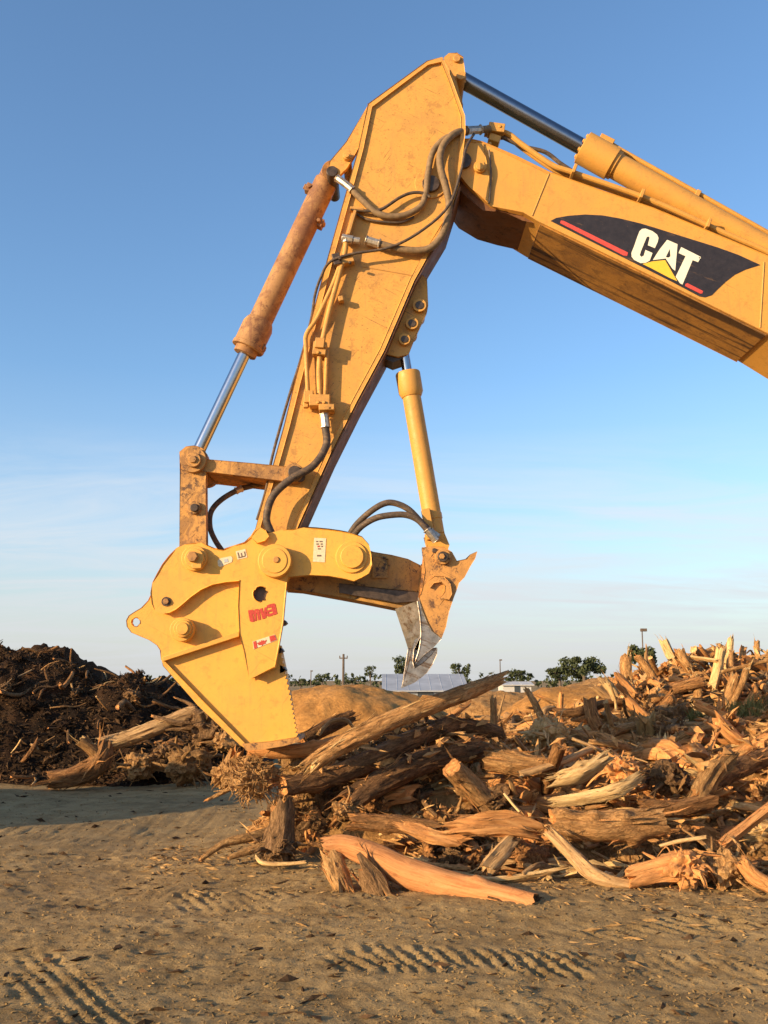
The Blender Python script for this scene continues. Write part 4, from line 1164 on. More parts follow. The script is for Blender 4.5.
log('brown trunk lying level in shade above the tan trunk', [(640, 806), (675, 808), (712, 800)], [7, 8, 7], [8.9, 8.9, 8.95], ('bark_brown', 'wood_orange'), seed=33, rough=.12, jag=.05)
log('orange curved log resting at the right edge of the pile', [(742, 862), (756, 878), (776, 888)], [7, 8, 7], [7.9, 7.85, 7.8], OP, seed=34, rough=.08, jag=.04)
log('dark weathered log at the far right under the green weeds', [(712, 782), (740, 768), (775, 752)], [8, 9, 9], [9.3, 9.6, 9.9], BD, seed=35, rough=.12, jag=.05)
log('short leaning post at the right edge behind the plank', [(700, 800), (712, 776), (730, 758)], [9, 10, 7], [9.0, 9.1, 9.2], ('root_tan', 'wood_orange'), name='stump', cat='stump', seed=36, rough=.22, jag=.1, n=20)

def stump(label, px, py, Y, rpx, seed, mats=('root_tan', 'wood_orange'), nroot=9, nhair=24, trunk=None, squash=.8, spread=1.0):
    c = P(px, py, Y); r = rpx * m_per_px(Y)
    mb = root_wad(MB(), c, r, seed, nroot, nhair, squash=squash, spread=spread)
    if trunk:
        q = P(trunk[0], trunk[1], trunk[3] if len(trunk) > 3 else Y); rr = trunk[2] * m_per_px(Y)
        wood_mesh(mb, [c, c.lerp(q, .5) + Vector((.02, .02, .02)), q], [rr * 1.5, rr * 1.1, rr], n=18, seg=.05, seed=seed + 200, rough=.16, jag=.07)
        note_hand([c, q], rr)
    note_hand([c, c + Vector((0, .01, 0))], r * .9)
    return piece('stump', label, 'stump', mb, list(mats))

stump('round root ball bristling with pale fibres under the shear toe', 252, 778, 9.35, 21, 41, ('root_tan', 'wood_orange'), 5, 260)
stump('upright gnarled stump with splayed roots on the dirt at the left end of the pile', 277, 850, 9.0, 17, 42, ('root_dark', 'wood_orange'), 8, 70, (281, 805, 11, 9.1), .7)
stump('big gnarled orange stump at the front right with torn wood fibres', 683, 868, 8.05, 22, 43, ('wood_orange', 'wood_orange'), 9, 20, (628, 880, 10, 8.0), .7)
stump('claw-shaped brown stump with thick fingers at the front right edge', 728, 872, 8.1, 20, 44, ('root_tan', 'wood_orange'), 12, 10, None, .9, 1.2)
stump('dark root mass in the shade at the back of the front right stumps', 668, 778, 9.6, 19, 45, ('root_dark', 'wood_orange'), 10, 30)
stump('pale fibrous heap of shredded wood in the middle distance', 548, 733, 11.6, 19, 46, ('wood_pale', 'wood_pale'), 10, 80, None, .7)
stump('torn orange root crown beside the pale piece right of centre', 622, 770, 9.6, 17, 47, ('wood_orange', 'wood_orange'), 12, 30)
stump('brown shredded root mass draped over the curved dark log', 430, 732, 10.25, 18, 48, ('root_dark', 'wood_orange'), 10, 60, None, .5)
stump('torn brown root lump left of the smooth peach log', 345, 810, 9.2, 12, 49, ('root_tan', 'wood_orange'), 10, 40, None, .7)
stump('dark split stump facing the yard at the far left of the pile foot', 224, 775, 9.9, 12, 50, ('root_tan', 'wood_orange'), 6, 10, (236, 752, 6), 1.0)
stump('brown root mass in the gap under the shear toe and the topmost log', 306, 768, 10.1, 24, 59, ('root_tan', 'wood_orange'), 10, 50, None, .8)
# at the foot of the mulch heap
log('grey log slanting up to the right across the foot of the mulch heap', [(100, 745), (125, 739), (155, 728), (194, 711)], [7, 7.5, 7.5, 6], [15.4, 15.5, 15.6, 15.8], ('wood_grey', 'wood_pale'), seed=51, jag=.03)
log('thick stump log lying on the ground at the left', [(50, 780), (75, 776), (98, 764), (106, 742)], [8, 9, 10, 8], [15.2, 15.25, 15.3, 15.4], ('bark_brown', 'wood_orange'), seed=52, rough=.13, jag=.05)
log('short forked branch stub rising left of the stump log', [(80, 741), (90, 748), (100, 758)], [4.5, 5, 6], [15.2, 15.25, 15.3], ('bark_tan', 'wood_pale'), name='branch', cat='branch', seed=53, jag=.03)
stump('torn brown stump in the shade below the slanting grey log', 140, 765, 15.3, 15, 54, ('root_tan', 'wood_orange'), 9, 30)
stump('round root ball at the foot of the mulch heap beside the yard', 190, 765, 15.2, 21, 55, ('root_tan', 'wood_orange'), 9, 60)
stump('dark root mass behind the lower edge of the yellow blade', 208, 728, 15.6, 22, 56, ('root_dark', 'wood_orange'), 10, 50)
stump('pale knotted stump right beside the lower edge of the yellow blade', 226, 741, 15.2, 13, 57, ('root_tan', 'wood_orange'), 7, 12)
stump('small dark stump between the torn stump and the slanting grey log', 165, 752, 15.4, 10, 58, ('root_dark', 'wood_orange'), 7, 14)

# --- the tall wood pile at the back right: the pieces one can tell apart
T_ = [
 ('wide pale plank standing upright near the crest of the tall pile', [(722, 650), (719, 668), (714, 688)], 5, 15.6, PP, 'plank', 'plank', 4),
 ('level pale board beside the upright plank near the crest', [(690, 657), (705, 659), (718, 661)], 2.6, 15.6, PP, 'plank', 'plank', 4),
 ('bent grey log hanging down from the crest of the tall pile', [(680, 650), (684, 660), (690, 668)], 4, 15.6, TP, 'log', 'log', 0),
 ('long brown log slanting up to the right across the tall pile', [(660, 695), (680, 687), (703, 681)], 5.5, 14.9, BP, 'log', 'log', 0),
 ('bent grey log standing below the long brown log of the tall pile', [(694, 676), (698, 695), (695, 716)], 4, 14.9, TP, 'log', 'log', 0),
 ('straight tan log leaning right, lower right of the upright plank', [(736, 676), (731, 692), (724, 710)], 5, 14.9, TP, 'log', 'log', 0),
 ('thin tan log leaning beside the straight tan one on the right of the tall pile', [(747, 668), (740, 688), (731, 707)], 3, 14.8, TP, 'log', 'log', 0),
 ('thick orange log leaning left at the low end of the tall pile', [(615, 677), (624, 686), (634, 697)], 6, 14.6, OP, 'log', 'log', 0),
 ('upright pale log at the left end of the tall pile', [(626, 657), (625, 668), (627, 680)], 5.5, 15.0, TP, 'log', 'log', 0),
 ('thick grey log slanting on the left half of the tall pile', [(640, 706), (650, 699), (660, 692)], 6.5, 14.6, TP, 'log', 'log', 0),
 ('bent brown log below the long brown log on the tall pile', [(650, 716), (662, 708), (672, 697)], 5.5, 14.5, BP, 'log', 'log', 0),
 ('long orange pole slanting down to the right at the foot of the tall pile', [(627, 700), (642, 714), (656, 728)], 4.5, 14.2, OP, 'pole', 'pole', 0),
 ('long thin pole pointing right across the top of the tall pile', [(722, 672), (745, 666), (775, 659)], 1.8, 15.2, TP, 'pole', 'pole', 0),
 ('short post standing up at the right end of the crest', [(757, 641), (757, 652), (759, 664)], 2.6, 16.4, TP, 'post', 'post', 0),
 ('pale broken chunk on top of the crest of the tall pile', [(664, 641), (667, 648), (672, 658)], 5, 16.0, PP, 'wood_chunk', 'wood chunk', 4),
 ('pale end of a log at the lowest left of the tall pile', [(606, 683), (612, 690), (616, 698)], 4.5, 14.4, PP, 'log', 'log', 0),
 ('leaning brown stump in the gap left of the tall pile', [(590, 700), (592, 716), (600, 730)], 6, 12.8, BP, 'log', 'log', 0),
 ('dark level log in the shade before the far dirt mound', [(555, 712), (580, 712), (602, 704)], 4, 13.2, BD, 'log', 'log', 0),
]
for i, (lb, px, r, Y, mt, nm, ct, fc) in enumerate(T_):
    log(lb, px, r, [Y, Y - .05, Y - .1], mt, name=nm, cat=ct, seed=70 + i, n=14, seg=.07, rough=.13 if not fc else .06, jag=.05, knots=1 if not fc else 0, profile=facet(14, fc, i, .3) if fc else None)

# ------------------------------------------------------------------ the rest of the tangle: kinds, then copies
def proto(kind, seed, mats, L=1.0, r=.1, corners=0, jag=.05, bend=.06, rough=.12, n=12, taper=.8, flat=1.0):
    rg = np.random.default_rng(seed)
    pts = [Vector((-L / 2, 0, 0)), Vector((-L / 6, rg.normal(0, bend), rg.normal(0, bend))), Vector((L / 6, rg.normal(0, bend), rg.normal(0, bend))), Vector((L / 2, 0, 0))]
    mb = wood_mesh(MB(), pts, [r, r * rg.uniform(.9, 1.1), r * rg.uniform(.8, 1.0), r * taper], n=n, seg=.09, seed=seed, rough=rough, jag=jag,
                   profile=facet(n, corners, seed, .4) if corners else None, knots=0 if corners else 1, flat=flat, fib=12 if r > .03 else 3)
    return mesh_from(mb, kind, list(mats), (0, 0, 0), True, 50)

KINDS = {
 'bark_log':   [proto('log', 300 + i, m, 1.25, .064, 0, .03, .05, .14, 14) for i, m in enumerate([BP, ('bark_tan', 'wood_orange'), TP, BP, ('bark_tan', 'wood_pale')])],
 'bare_log':   [proto('log', 320 + i, m, 1.25, .055, 0, .07, .06, .15, 14) for i, m in enumerate([OP, OP, GP, ('wood_orange', 'wood_pale'), OP])],
 'chunk':      [proto('wood_chunk', 340 + i, m, .6, .085, 4 + i % 3, .13, .03, .20, 14, .7) for i, m in enumerate([OP, PP, OP, ('bark_tan', 'wood_orange'), OP, ('wood_grey', 'wood_orange'), OP])],
 'slab':       [proto('split_wood', 360 + i, m, .9, .052, 4, .14, .05, .18, 14, .6, .55) for i, m in enumerate([OP, PP, GP, OP, ('bark_tan', 'wood_orange'), OP])],
 'branch':     [proto('branch', 380 + i, m, 1.1, .024, 0, .02, .09, .12, 8, .5) for i, m in enumerate([('bark_tan', 'wood_pale'), GP, BP, PP])],
 'dark_branch': [proto('branch', 400 + i, m, 1.1, .032, 0, .03, .08, .14, 8, .6) for i, m in enumerate([('bark_dark', 'wood_orange'), ('root_dark', 'wood_orange'), ('bark_brown', 'wood_orange')])],
 'lump':       [],
}
for i, m in enumerate([('root_tan', 'wood_orange'), ('bark_brown', 'wood_orange'), ('root_dark', 'wood_orange'), ('root_tan', 'bark_tan')]):
    KINDS['lump'].append(mesh_from(root_wad(MB(), Vector((0, 0, .1)), .16, 420 + i, 10, 46, squash=.62), 'root_lump', list(m), (0, 0, 0), True, 50))

KINDS['dark_lump'] = [mesh_from(root_wad(MB(), Vector((0, 0, .08)), .15, 440 + i, 8, 30, squash=.6), 'root_lump', ['mulch_dark' if i else 'root_dark', 'root_dark'], (0, 0, 0), True, 50) for i in range(3)]
PROTO = {}
def dup(kind, i, name, loc, rot, scale, label, cat, group):
    key = (kind, i)
    if key not in PROTO:
        o = bpy.data.objects.new(name, KINDS[kind][i]); PROTO[key] = o
    else:
        o = PROTO[key].copy()
    COL.objects.link(o)
    o.name = name
    o.location = loc; o.rotation_mode = 'XYZ'; o.rotation_euler = rot; o.scale = scale
    return tag(o, label, cat, group)

def blocks_hand(p, rad):
    x, y = proj(p)
    for pts, r, Y in HAND:
        if p[1] > Y + .10: continue
        for a, b in zip(pts, pts[1:]):
            ax, ay = a; bx, by = b
            dx, dy = bx - ax, by - ay
            l2 = dx * dx + dy * dy + 1e-6
            t = min(1, max(0, ((x - ax) * dx + (y - ay) * dy) / l2))
            if math.hypot(x - ax - t * dx, y - ay - t * dy) < r + rad: return True
    return False

def scatter(kind, count, region, name, cat, label, group, size, tilt=.35, lift=.05, yaw=None, zf=debris_z, hmin=.05, steep=0.0, zc=None):
    made, tries = 0, 0
    while made < count and tries < count * 40:
        tries += 1
        x, y = region()
        z = float(zf(x, y))
        if z < hmin: continue
        s = random.uniform(*size)
        p = Vector((x, y, z + random.uniform(-.02, lift)))
        px, py = proj(p)
        if not (-30 < px < 800): continue
        if blocks_hand(p, s * .09 * F / y): continue
        i = random.randrange(len(KINDS[kind]))
        yw = random.uniform(0, 2 * math.pi) if yaw is None else random.gauss(*yaw)
        pt = random.gauss(0, tilt)
        if steep and random.random() < steep: pt = random.choice((-1, 1)) * random.uniform(.6, 1.3)
        k = random.uniform(.75, 1.3)
        dup(kind, i, name, p, (random.uniform(0, 6.28), pt, yw), (s, s * k, s * k), label, cat, group)
        made += 1
    return made

def tall():      # the tall pile
    while True:
        x, y = random.gauss(5.7, 1.6), random.gauss(16.3, 1.3)
        if 3.3 < x < 9 and y < 18.6: return x, y
def mid():
    while True:
        y = random.uniform(10.0, 15.5); x = random.uniform(-.2, 5.2) * y / 11
        if not (y < 10.7 and x < .8): return x, y
def front():
    x = random.uniform(.0, 4.6); return x, random.uniform(8.5, 10.6) - .1 * x
def any_z(x, y): return np.maximum(debris_z(x, y), ground_z(x, y))
def apron():
    x = random.uniform(.1, 4.4); return x, 8.55 - .13 * x + abs(random.gauss(0, .5))
def leftend():
    return random.uniform(-1.3, .7), random.uniform(8.9, 11.0)

scatter('bark_log', 74, tall, 'log', 'log', 'bark-covered log lying askew in the tall wood pile at the back', 'bark logs of the tall pile', (.55, 1.05), .30, .2, steep=.12)
scatter('bare_log', 74, tall, 'log', 'log', 'bare stripped log lying askew in the tall wood pile at the back', 'bare logs of the tall pile', (.5, 1.05), .30, .2, steep=.12)
scatter('slab', 90, tall, 'split_wood', 'split wood', 'split slab wedged among the logs of the tall pile at the back', 'split slabs of the tall pile', (.5, 1.1), .3, .2, steep=.1)
scatter('branch', 60, tall, 'branch', 'branch', 'thin branch sticking out of the tall wood pile at the back', 'branches of the tall pile', (.5, 1.2), .28, .16, steep=.06)
scatter('chunk', 46, tall, 'wood_chunk', 'wood chunk', 'broken chunk of wood lodged in the tall pile at the back', 'chunks of the tall pile', (.6, 1.0), .4, .15)
scatter('bark_log', 44, mid, 'log', 'log', 'bark-covered log in the low tangle between the front logs and the tall pile', 'bark logs of the low tangle', (.5, 1.15), .25, .10)
scatter('bare_log', 44, mid, 'log', 'log', 'bare stripped log in the low tangle between the front logs and the tall pile', 'bare logs of the low tangle', (.45, 1.1), .28, .12, steep=.06)
scatter('slab', 80, mid, 'split_wood', 'split wood', 'split slab in the low tangle between the front logs and the tall pile', 'split slabs of the low tangle', (.45, 1.15), .3, .12, steep=.08)
scatter('chunk', 100, mid, 'wood_chunk', 'wood chunk', 'broken chunk of wood in the low tangle in the middle of the pile', 'chunks of the low tangle', (.5, 1.2), .4, .08)
scatter('branch', 80, mid, 'branch', 'branch', 'thin branch in the low tangle in the middle of the pile', 'branches of the low tangle', (.4, 1.1), .3, .14, steep=.1)
scatter('lump', 34, mid, 'root_lump', 'root', 'torn root lump in the low tangle in the middle of the pile', 'root lumps of the low tangle', (.6, 1.4), .3, .02)
scatter('chunk', 70, front, 'wood_chunk', 'wood chunk', 'broken chunk of wood along the front of the pile beside the yard', 'chunks along the front', (.4, 1.0), .3, .05)
scatter('slab', 66, front, 'split_wood', 'split wood', 'split slab along the front of the pile beside the yard', 'split slabs along the front', (.35, .95), .25, .06)
scatter('branch', 70, front, 'branch', 'branch', 'thin branch along the front of the pile beside the yard', 'branches along the front', (.3, .9), .2, .08)
scatter('bark_log', 16, front, 'log', 'log', 'short bark-covered log along the front of the pile beside the yard', 'bark logs along the front', (.4, .8), .15, .04)
scatter('lump', 30, front, 'root_lump', 'root', 'torn root lump along the front of the pile beside the yard', 'root lumps along the front', (.5, 1.2), .3, .02)
for k_, n_, nm_, ct_, lb_, gp_, sz_ in (('chunk', 34, 'wood_chunk', 'wood chunk', 'small broken chunk of wood lying on the dirt at the front edge of the pile', 'chunks at the front edge', (.3, .7)),
        ('slab', 30, 'split_wood', 'split wood', 'small split slab lying on the dirt at the front edge of the pile', 'slabs at the front edge', (.3, .8)),
        ('branch', 46, 'branch', 'branch', 'thin branch lying on the dirt at the front edge of the pile', 'branches at the front edge', (.25, .8)),
        ('lump', 14, 'root_lump', 'root', 'torn root lump lying on the dirt at the front edge of the pile', 'root lumps at the front edge', (.5, 1.0))):
    scatter(k_, n_, apron, nm_, ct_, lb_, gp_, sz_, .12, .06, zf=any_z, hmin=-1)
scatter('branch', 90, tall, 'stick', 'stick', 'loose stick among the logs of the tall wood pile at the back', 'sticks of the tall pile', (.35, .8), .35, .18, steep=.06)
scatter('dark_branch', 60, leftend, 'stick', 'stick', 'dark stick jammed under the logs below the shear', 'sticks below the shear', (.3, .9), .3, .06)
scatter('lump', 34, leftend, 'root_lump', 'root', 'torn root lump under the logs below the shear', 'root lumps below the shear', (.5, 1.1), .3, .02)
scatter('chunk', 26, leftend, 'wood_chunk', 'wood chunk', 'broken chunk of wood under the logs below the shear', 'chunks below the shear', (.35, .8), .3, .03)
def heapface():
    return random.uniform(-7.6, -2.2), random.uniform(15.6, 18.6)
scatter('dark_branch', 70, heapface, 'root', 'root', 'dark twisted root sticking out of the mulch heap on the left', 'roots in the mulch heap', (.3, 1.0), .4, .03, zf=mulch_z, steep=.08)
scatter('dark_lump', 60, heapface, 'root_lump', 'root', 'dark root lump half buried in the mulch heap on the left', 'root lumps in the mulch heap', (.4, 1.1), .4, -.01, zf=mulch_z)
scatter('branch', 45, heapface, 'stick', 'stick', 'paler stick lying on the mulch heap on the left', 'sticks on the mulch heap', (.25, .7), .5, .05, zf=mulch_z)

# ------------------------------------------------------------------ litter nobody could count
def chips(name, count, region, zf, mat, label, cat, lo, hi, lift=.02, thin=.3, tilt=.5, seed=5, hmin=-9, drop=False, wr=(.12, .4), pw=2.2):
    rg = np.random.default_rng(seed)
    n = 0; V, Fs = [], []
    XY = np.array([region(rg) for _ in range(count)])
    Z = zf(XY[:, 0], XY[:, 1])
    if drop: dg = bpy.context.evaluated_depsgraph_get()
    for (x, y), z in zip(XY, Z):
        if z < hmin: continue
        if drop:
            ok, hit, _n, _i, ho, _m = SC.ray_cast(dg, Vector((x, y, z + .95)), Vector((0, 0, -1)))
            if not ok or ho.parent is not None or _n.z < .25: continue
            bare = 'wood_litter' in ho.name
            if not bare and rg.uniform() < (.85 if 'group' not in ho else .62): continue
            if y > 13.8 and rg.uniform() < .4: continue
            z = hit.z
        l = rg.uniform(0, 1) ** pw * (hi - lo) + lo; w = l * rg.uniform(*wr); h = w * rg.uniform(thin, 1)
        a, tl = rg.uniform(0, 6.28), rg.normal(0, tilt)
        rot = Matrix.Rotation(a, 3, 'Z') @ Matrix.Rotation(tl, 3, 'Y') @ Matrix.Rotation(rg.uniform(0, 6.28), 3, 'X')
        c = Vector((x, y, z + lift * rg.uniform(0, 1)))
        j = rg.uniform(.5, 1.2, 6)
        q = [(-l / 2 * j[0], 0, 0), (0, w / 2 * j[1], h / 2), (0, -w / 2 * j[2], h / 2 * j[3]), (0, 0, -h / 2 * j[4]), (l / 2 * j[5], rg.normal(0, w * .2), 0)]
        b0 = len(V)
        V += [tuple(c + rot @ Vector(p)) for p in q]
        Fs += [(b0, b0 + 1, b0 + 2), (b0, b0 + 2, b0 + 3), (b0, b0 + 3, b0 + 1), (b0 + 4, b0 + 2, b0 + 1), (b0 + 4, b0 + 3, b0 + 2), (b0 + 4, b0 + 1, b0 + 3)]
    o = np_mesh(name, np.array(V), np.array(Fs), mat)
    for p in o.data.polygons: p.use_smooth = False
    return tag(o, label, cat, kind='stuff')

def pile_reg(rg):
    y = 8.2 + 10.5 * rg.uniform() ** 1.5; return rg.uniform(-1.4, .52 * y), y
bpy.context.view_layer.update()
chips('wood_chips', 19000, pile_reg, debris_z, 'chip_orange', 'orange chips of wood strewn all over the wood pile', 'wood chips', .03, .30, .03, hmin=0.0, drop=True)
chips('wood_splinters', 4500, pile_reg, debris_z, 'chip_tan', 'long pale splinters strewn all over the wood pile', 'splinters', .08, .42, .03, hmin=0.0, drop=True, wr=(.04, .12), tilt=.3, seed=15, pw=1.6)
chips('bark_scraps', 8000, pile_reg, debris_z, 'chip_bark', 'brown scraps of bark strewn all over the wood pile', 'bark scraps', .04, .24, .03, hmin=0.0, seed=6, drop=True)
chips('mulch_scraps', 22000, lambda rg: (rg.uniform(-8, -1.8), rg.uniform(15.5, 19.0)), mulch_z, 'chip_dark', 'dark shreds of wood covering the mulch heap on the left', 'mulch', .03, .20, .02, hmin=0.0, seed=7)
def yard_reg(rg):
    y = 4.6 + 11 * rg.uniform() ** 1.7; return rg.uniform(-.5, .5) * y, y
chips('dirt_clods', 26000, yard_reg, ground_z, 'clod_dirt', 'small clods of dry dirt scattered over the yard', 'dirt clods', .005, .055, .003, .9, .4, seed=8)
def edge_reg(rg):
    x = rg.uniform(-2.2, 4.8); return x, 8.75 - .2 * x + rg.normal(0, .42) - (abs(rg.normal(0, 1.0)) if rg.uniform() < .35 else 0) + (.5 if x < 0 else 0)
chips('wood_splinters', 6500, edge_reg, ground_z, 'chip_litter', 'splinters and chips trodden into the dirt before the pile', 'splinters', .012, .17, .006, .25, .10, seed=9, wr=(.06, .2), pw=3.2)
chips('loose_twigs', 1100, yard_reg, ground_z, 'chip_dark', 'dark bits of twig and bark lying on the yard dirt', 'twigs', .03, .16, .01, .4, .1, seed=10)

# ================================================================== green things and the far side
def leaves(mb, c, rad, count, size, seed, lobes=7, mi=0, grassy=False):
    rg = np.random.default_rng(seed)
    cs = [Vector((rg.uniform(-.88, .88) * rad[0], rg.uniform(-.8, .8) * rad[1], (rg.uniform(-.6, .75) if grassy else rg.uniform(-.7, .8)) * rad[2])) for _ in range(lobes)]
    rs = rg.uniform(.16, .48, lobes)
    for i in range(count):
        k = rg.integers(lobes)
        d = Vector(rg.normal(0, 1, 3)); d.normalize()
        p = c + cs[k] + Vector((d.x * rad[0], d.y * rad[1], d.z * rad[2])) * rs[k] * rg.uniform(.35, 1.05)
        a = Vector(rg.normal(0, 1, 3)).normalized(); b = a.cross(Vector(rg.normal(0, 1, 3))).normalized()
        s = size * rg.uniform(.5, 1.3)
        if grassy:
            a = (Vector((rg.normal(0, .5), rg.normal(0, .5), 1))).normalized(); b = a.cross(Vector((rg.normal(), rg.normal(), 0))).normalized() * .16
        mb.add([p - a * s, p + b * s * .5, p + a * s, p - b * s * .5], [(0, 1, 2, 3)], mi)
    return mb

def tree(label, px, py_top, Y, wpx, hpx, seed, cat='tree', name='tree', mat='leaf_dark', count=900):
    k = m_per_px(Y)
    w, h = wpx * k * .92, hpx * k * .92
    top = P(px, py_top, Y)
    base = Vector((top.x, Y, -.3))
    t = empty(name, base); tag(t, label, cat)
    c = Vector((top.x, Y, top.z - h * .5))
    tr = MB()
    hh = c.z - base.z
    tr.tube([base, base + Vector((.1, 0, hh * .5)), c], [.05 * w + .08, .04 * w + .05, .03 * w], 8, smooth=3)
    rg = np.random.default_rng(seed)
    for i in range(5):
        d = Vector((rg.uniform(-1, 1) * w * .4, rg.uniform(-1, 1) * w * .4, h * rg.uniform(-.1, .35)))
        tr.tube([base.lerp(c, .7), c + d * .5, c + d], [.025 * w, .015 * w, .006 * w], 6, smooth=2)
    obj('trunk', tr, 'pole_wood', t)
    obj('crown', leaves(MB(), c, (w * .5, w * .45, h * .5), count, w * .032 + .09, seed, 15), mat, t, smooth=False)
tree('broad dark green tree on the horizon beside the tall wood pile', 583, 657, 150, 42, 26, 1, count=2600)
tree('lower dark tree joined to the left of the broad one on the horizon', 559, 666, 152, 26, 17, 2, count=1400)
tree('green tree rising just behind the left end of the tall wood pile', 640, 643, 60, 26, 34, 3, count=1800)
tree('small leafy tree left of the claw tip on the horizon', 370, 666, 160, 13, 15, 4, count=700)
tree('leafy tree hidden behind the steel claw tip', 402, 656, 150, 26, 20, 5, count=1300)
tree('leafy tree right of the claw tip beyond the grey shed', 461, 662, 150, 19, 20, 6, count=1100)
tree('low dark tree above the white shed', 521, 669, 165, 26, 13, 7, count=1000)
tree('small dark tree below the tall utility pole', 322, 674, 170, 15, 9, 8, count=500)
tree('low rounded bush on the horizon right of the blade', 300, 679, 160, 14, 7, 9, 'bush', 'bush', count=400)
tree('low bush right of the tall utility pole', 352, 677, 170, 18, 7, 10, 'bush', 'bush', count=400)
tree('dark tree far off behind the blade', 282, 681, 200, 30, 6, 12, count=400)
hedge = MB()
for i in range(230):
    px = -450 + i * 8
    leaves(hedge, P(px, 682.5 - (i * 37 % 5) * .5, 230), (2.2, 2, 1.1 + (i * 53 % 7) * .12), 46, .5, 900 + i, 4)
tag(obj('treeline', hedge, 'leaf_dark', None, org=(0, 230, 0), smooth=False), 'thin dark line of far trees along the horizon', 'treeline', kind='stuff')

wd = MB()
for i, (px, py, Y, w, h) in enumerate([(722, 742, 11.6, 26, 22), (748, 728, 12.2, 30, 26), (705, 728, 12.4, 18, 16), (765, 748, 11.4, 24, 24), (735, 715, 12.8, 22, 12)]):
    k = m_per_px(Y)
    leaves(wd, P(px, py, Y), (w * k, .5, h * k), 620, .085, 60 + i, 8, 0, True)
tag(obj('weeds', wd, 'leaf_olive', None, org=(4.2, 12, 0), smooth=False), 'olive green weeds growing out of the pile at the right edge', 'weeds', kind='stuff')

# grey shed
def gable(name, label, x0, x1, Y, depth, eave, ridge, wall, roof, cat):
    t = tag(empty(name, Vector(((x0 + x1) / 2, Y, -.3))), label, cat)
    m = MB().prism([Vector((x0, 0, -.3)), Vector((x1, 0, -.3)), Vector((x1, 0, eave)), Vector((x0, 0, eave))], Y, Y + depth, raw=True)
    m.add([(x0, Y, eave), (x0, Y + depth, eave), (x0 + .01, Y + depth / 2, ridge - .1), (x1, Y, eave), (x1, Y + depth, eave), (x1 - .01, Y + depth / 2, ridge - .1)], [(0, 1, 2), (3, 5, 4)])
    obj('wall', m, wall, t)
    r = MB()
    for s in (0, 1):
        y0, y1 = (Y - .4, Y + depth / 2) if s == 0 else (Y + depth / 2, Y + depth + .4)
        z0, z1 = (eave - .05, ridge) if s == 0 else (ridge, eave - .05)
        r.add([(x0 - .4, y0, z0), (x1 + .4, y0, z0), (x1 + .4, y1, z1), (x0 - .4, y1, z1), (x0 - .4, y0, z0 - .12), (x1 + .4, y0, z0 - .12), (x1 + .4, y1, z1 - .12), (x0 - .4, y1, z1 - .12)],
              [(0, 1, 2, 3), (7, 6, 5, 4), (0, 4, 5, 1), (1, 5, 6, 2), (2, 6, 7, 3), (3, 7, 4, 0)])
        n_ = int((x1 - x0) / 1.0)
        for i in range(n_ + 1):
            x = x0 + (x1 - x0) * i / n_
            r.tube([(x, y0, z0), (x, y1, z1)], .026, 4)
    obj('roof', r, roof, t, smooth=False)
    d = MB().prism([Vector((x0 + (x1 - x0) * .4, 0, -.3)), Vector((x0 + (x1 - x0) * .6, 0, -.3)), Vector((x0 + (x1 - x0) * .6, 0, eave * .85)), Vector((x0 + (x1 - x0) * .4, 0, eave * .85))], Y - .06, Y - .003, raw=True)
    obj('door', d, 'window_glass', t)
gable('shed', 'long low shed with a pale grey metal roof beyond the claw tip', P(386, 680, 95).x, P(465, 680, 95).x, 95, 14, .7, 2.25, 'shed_metal', 'shed_metal', 'shed')
gable('shed', 'long low white shed on the horizon between the log end and the trees', P(503, 680, 140).x, P(531, 680, 140).x, 140, 6, 1.05, 1.45, 'shed_white', 'shed_white', 'shed')

def pole(label, px, py_top, Y, r, arms=1, name='utility_pole'):
    top = P(px, py_top, Y); b = Vector((top.x, Y, -.2))
    t = tag(empty(name, b), label, 'utility pole' if name == 'utility_pole' else 'light pole')
    obj('pole_shaft', MB().tube([b, top], [r, r * .75], 8), 'pole_wood', t)
    m = MB()
    if arms:
        for k in range(arms): m.box(top - Vector((0, 0, .5 + k * .9)), (1.0, .12, .14))
        for s in (-.45, 0, .45): m.tube([top + Vector((s, 0, -.45)), top + Vector((s, 0, -.2))], .07, 6)
        obj('crossarm', m, 'pole_wood', t)
    else:
        m.box(top + Vector((.12, 0, 0)), (.45, .3, .22))
        obj('lamp_head', m, 'pole_wood', t)
pole('tall dark utility pole on the horizon right of the yellow blade', 343.5, 654, 120, .17, 1)
pole('thin light pole rising behind the left end of the tall wood pile', 642, 630, 75, .06, 0, 'light_pole')
pole('slender light pole far off between the log end and the claw', 500, 660, 170, .10, 0, 'light_pole')
pole('short light pole far off close to the yellow blade', 311, 671, 190, .10, 0, 'light_pole')

# ================================================================== sky, sun, camera
SUN_EL, SUN_AZ = 13.5, math.atan2(-0.835, -0.55)       # the sun stands low behind the left shoulder
sd = Vector((math.sin(SUN_AZ) * math.cos(R(SUN_EL)), math.cos(SUN_AZ) * math.cos(R(SUN_EL)), math.sin(R(SUN_EL))))
L = bpy.data.lights.new('sun', 'SUN'); L.energy = 5.0; L.angle = R(0.55); L.color = (1.0, 0.74, 0.42)
lo = bpy.data.objects.new('sun', L); COL.objects.link(lo)
lo.rotation_euler = sd.to_track_quat('Z', 'Y').to_euler(); lo.location = sd * 60

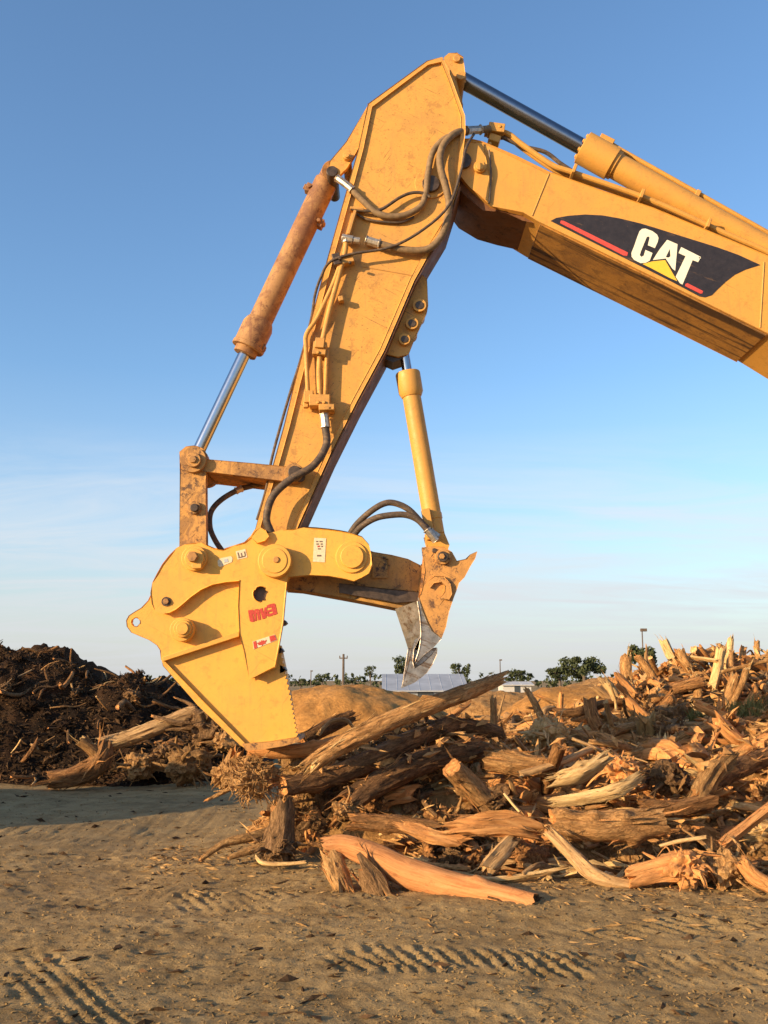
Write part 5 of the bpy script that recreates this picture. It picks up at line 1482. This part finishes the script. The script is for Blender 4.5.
W = bpy.data.worlds.new('World'); SC.world = W; W.use_nodes = True
t = W.node_tree; bg = t.nodes['Background']
sky = t.nodes.new('ShaderNodeTexSky'); sky.sky_type = 'NISHITA'; sky.sun_disc = False
sky.sun_elevation = R(SUN_EL); sky.sun_rotation = SUN_AZ % (2 * math.pi)
sky.air_density = 1.0; sky.dust_density = 1.0; sky.ozone_density = 3.0; sky.altitude = 100
tc = t.nodes.new('ShaderNodeTexCoord')
sep = t.nodes.new('ShaderNodeSeparateXYZ'); t.links.new(tc.outputs['Generated'], sep.inputs[0])
# thin high cloud: a flat layer seen in perspective
ad = t.nodes.new('ShaderNodeMath'); ad.operation = 'ADD'; ad.inputs[1].default_value = 0.11
t.links.new(sep.outputs['Z'], ad.inputs[0])
dv = t.nodes.new('ShaderNodeVectorMath'); dv.operation = 'DIVIDE'
cmb = t.nodes.new('ShaderNodeCombineXYZ')
for i in range(2): t.links.new(ad.outputs[0], cmb.inputs[i])
cmb.inputs[2].default_value = 1e6
t.links.new(tc.outputs['Generated'], dv.inputs[0]); t.links.new(cmb.outputs[0], dv.inputs[1])
mp = t.nodes.new('ShaderNodeMapping'); mp.inputs['Scale'].default_value = (0.55, 1.5, 1); mp.inputs['Rotation'].default_value = (0, 0, R(10))
t.links.new(dv.outputs[0], mp.inputs[0])
n1 = noise(t, mp.outputs[0], 1.3, 8, 0.62, 0.9)
cl = ramp(t, n1, [(0.36, 0), (0.66, 1)])
band = ramp(t, sep.outputs['Z'], [(0.0, 0.6), (0.08, 0.85), (0.17, 0.6), (0.25, 0.0)])
mm = t.nodes.new('ShaderNodeMath'); mm.operation = 'MULTIPLY'; t.links.new(cl, mm.inputs[0]); t.links.new(band, mm.inputs[1])
hs = t.nodes.new('ShaderNodeHueSaturation'); hs.inputs['Saturation'].default_value = 1.04; hs.inputs['Value'].default_value = 1.2
t.links.new(sky.outputs[0], hs.inputs['Color'])
skc = mix(t, mm.outputs[0], hs.outputs[0], (3.75, 3.95, 4.2))
# pale dusty air low over the horizon
hz = ramp(t, sep.outputs['Z'], [(0.0, 0.85), (0.05, 0.65), (0.15, 0.22), (0.30, 0.0)])
skc = mix(t, hz, skc, (3.05, 3.1, 3.2))
t.links.new(skc, bg.inputs[0]); bg.inputs[1].default_value = 0.134

cam = bpy.data.cameras.new('camera'); co = bpy.data.objects.new('camera', cam); COL.objects.link(co)
co.location = (0, 0, CZ); co.rotation_euler = (R(90) + PITCH, 0, 0)
cam.sensor_fit = 'VERTICAL'; cam.sensor_height = 32; cam.lens = 32 * F / 1024
cam.clip_end = 6000; cam.clip_start = 0.05
SC.camera = co
vs = SC.view_settings
vs.view_transform = 'Standard'; vs.look = 'None'; vs.exposure = 0.72; vs.gamma = 1; vs.use_curve_mapping = False
SC.render.film_transparent = False
SC.cycles.max_bounces = 6; SC.cycles.use_denoising = True
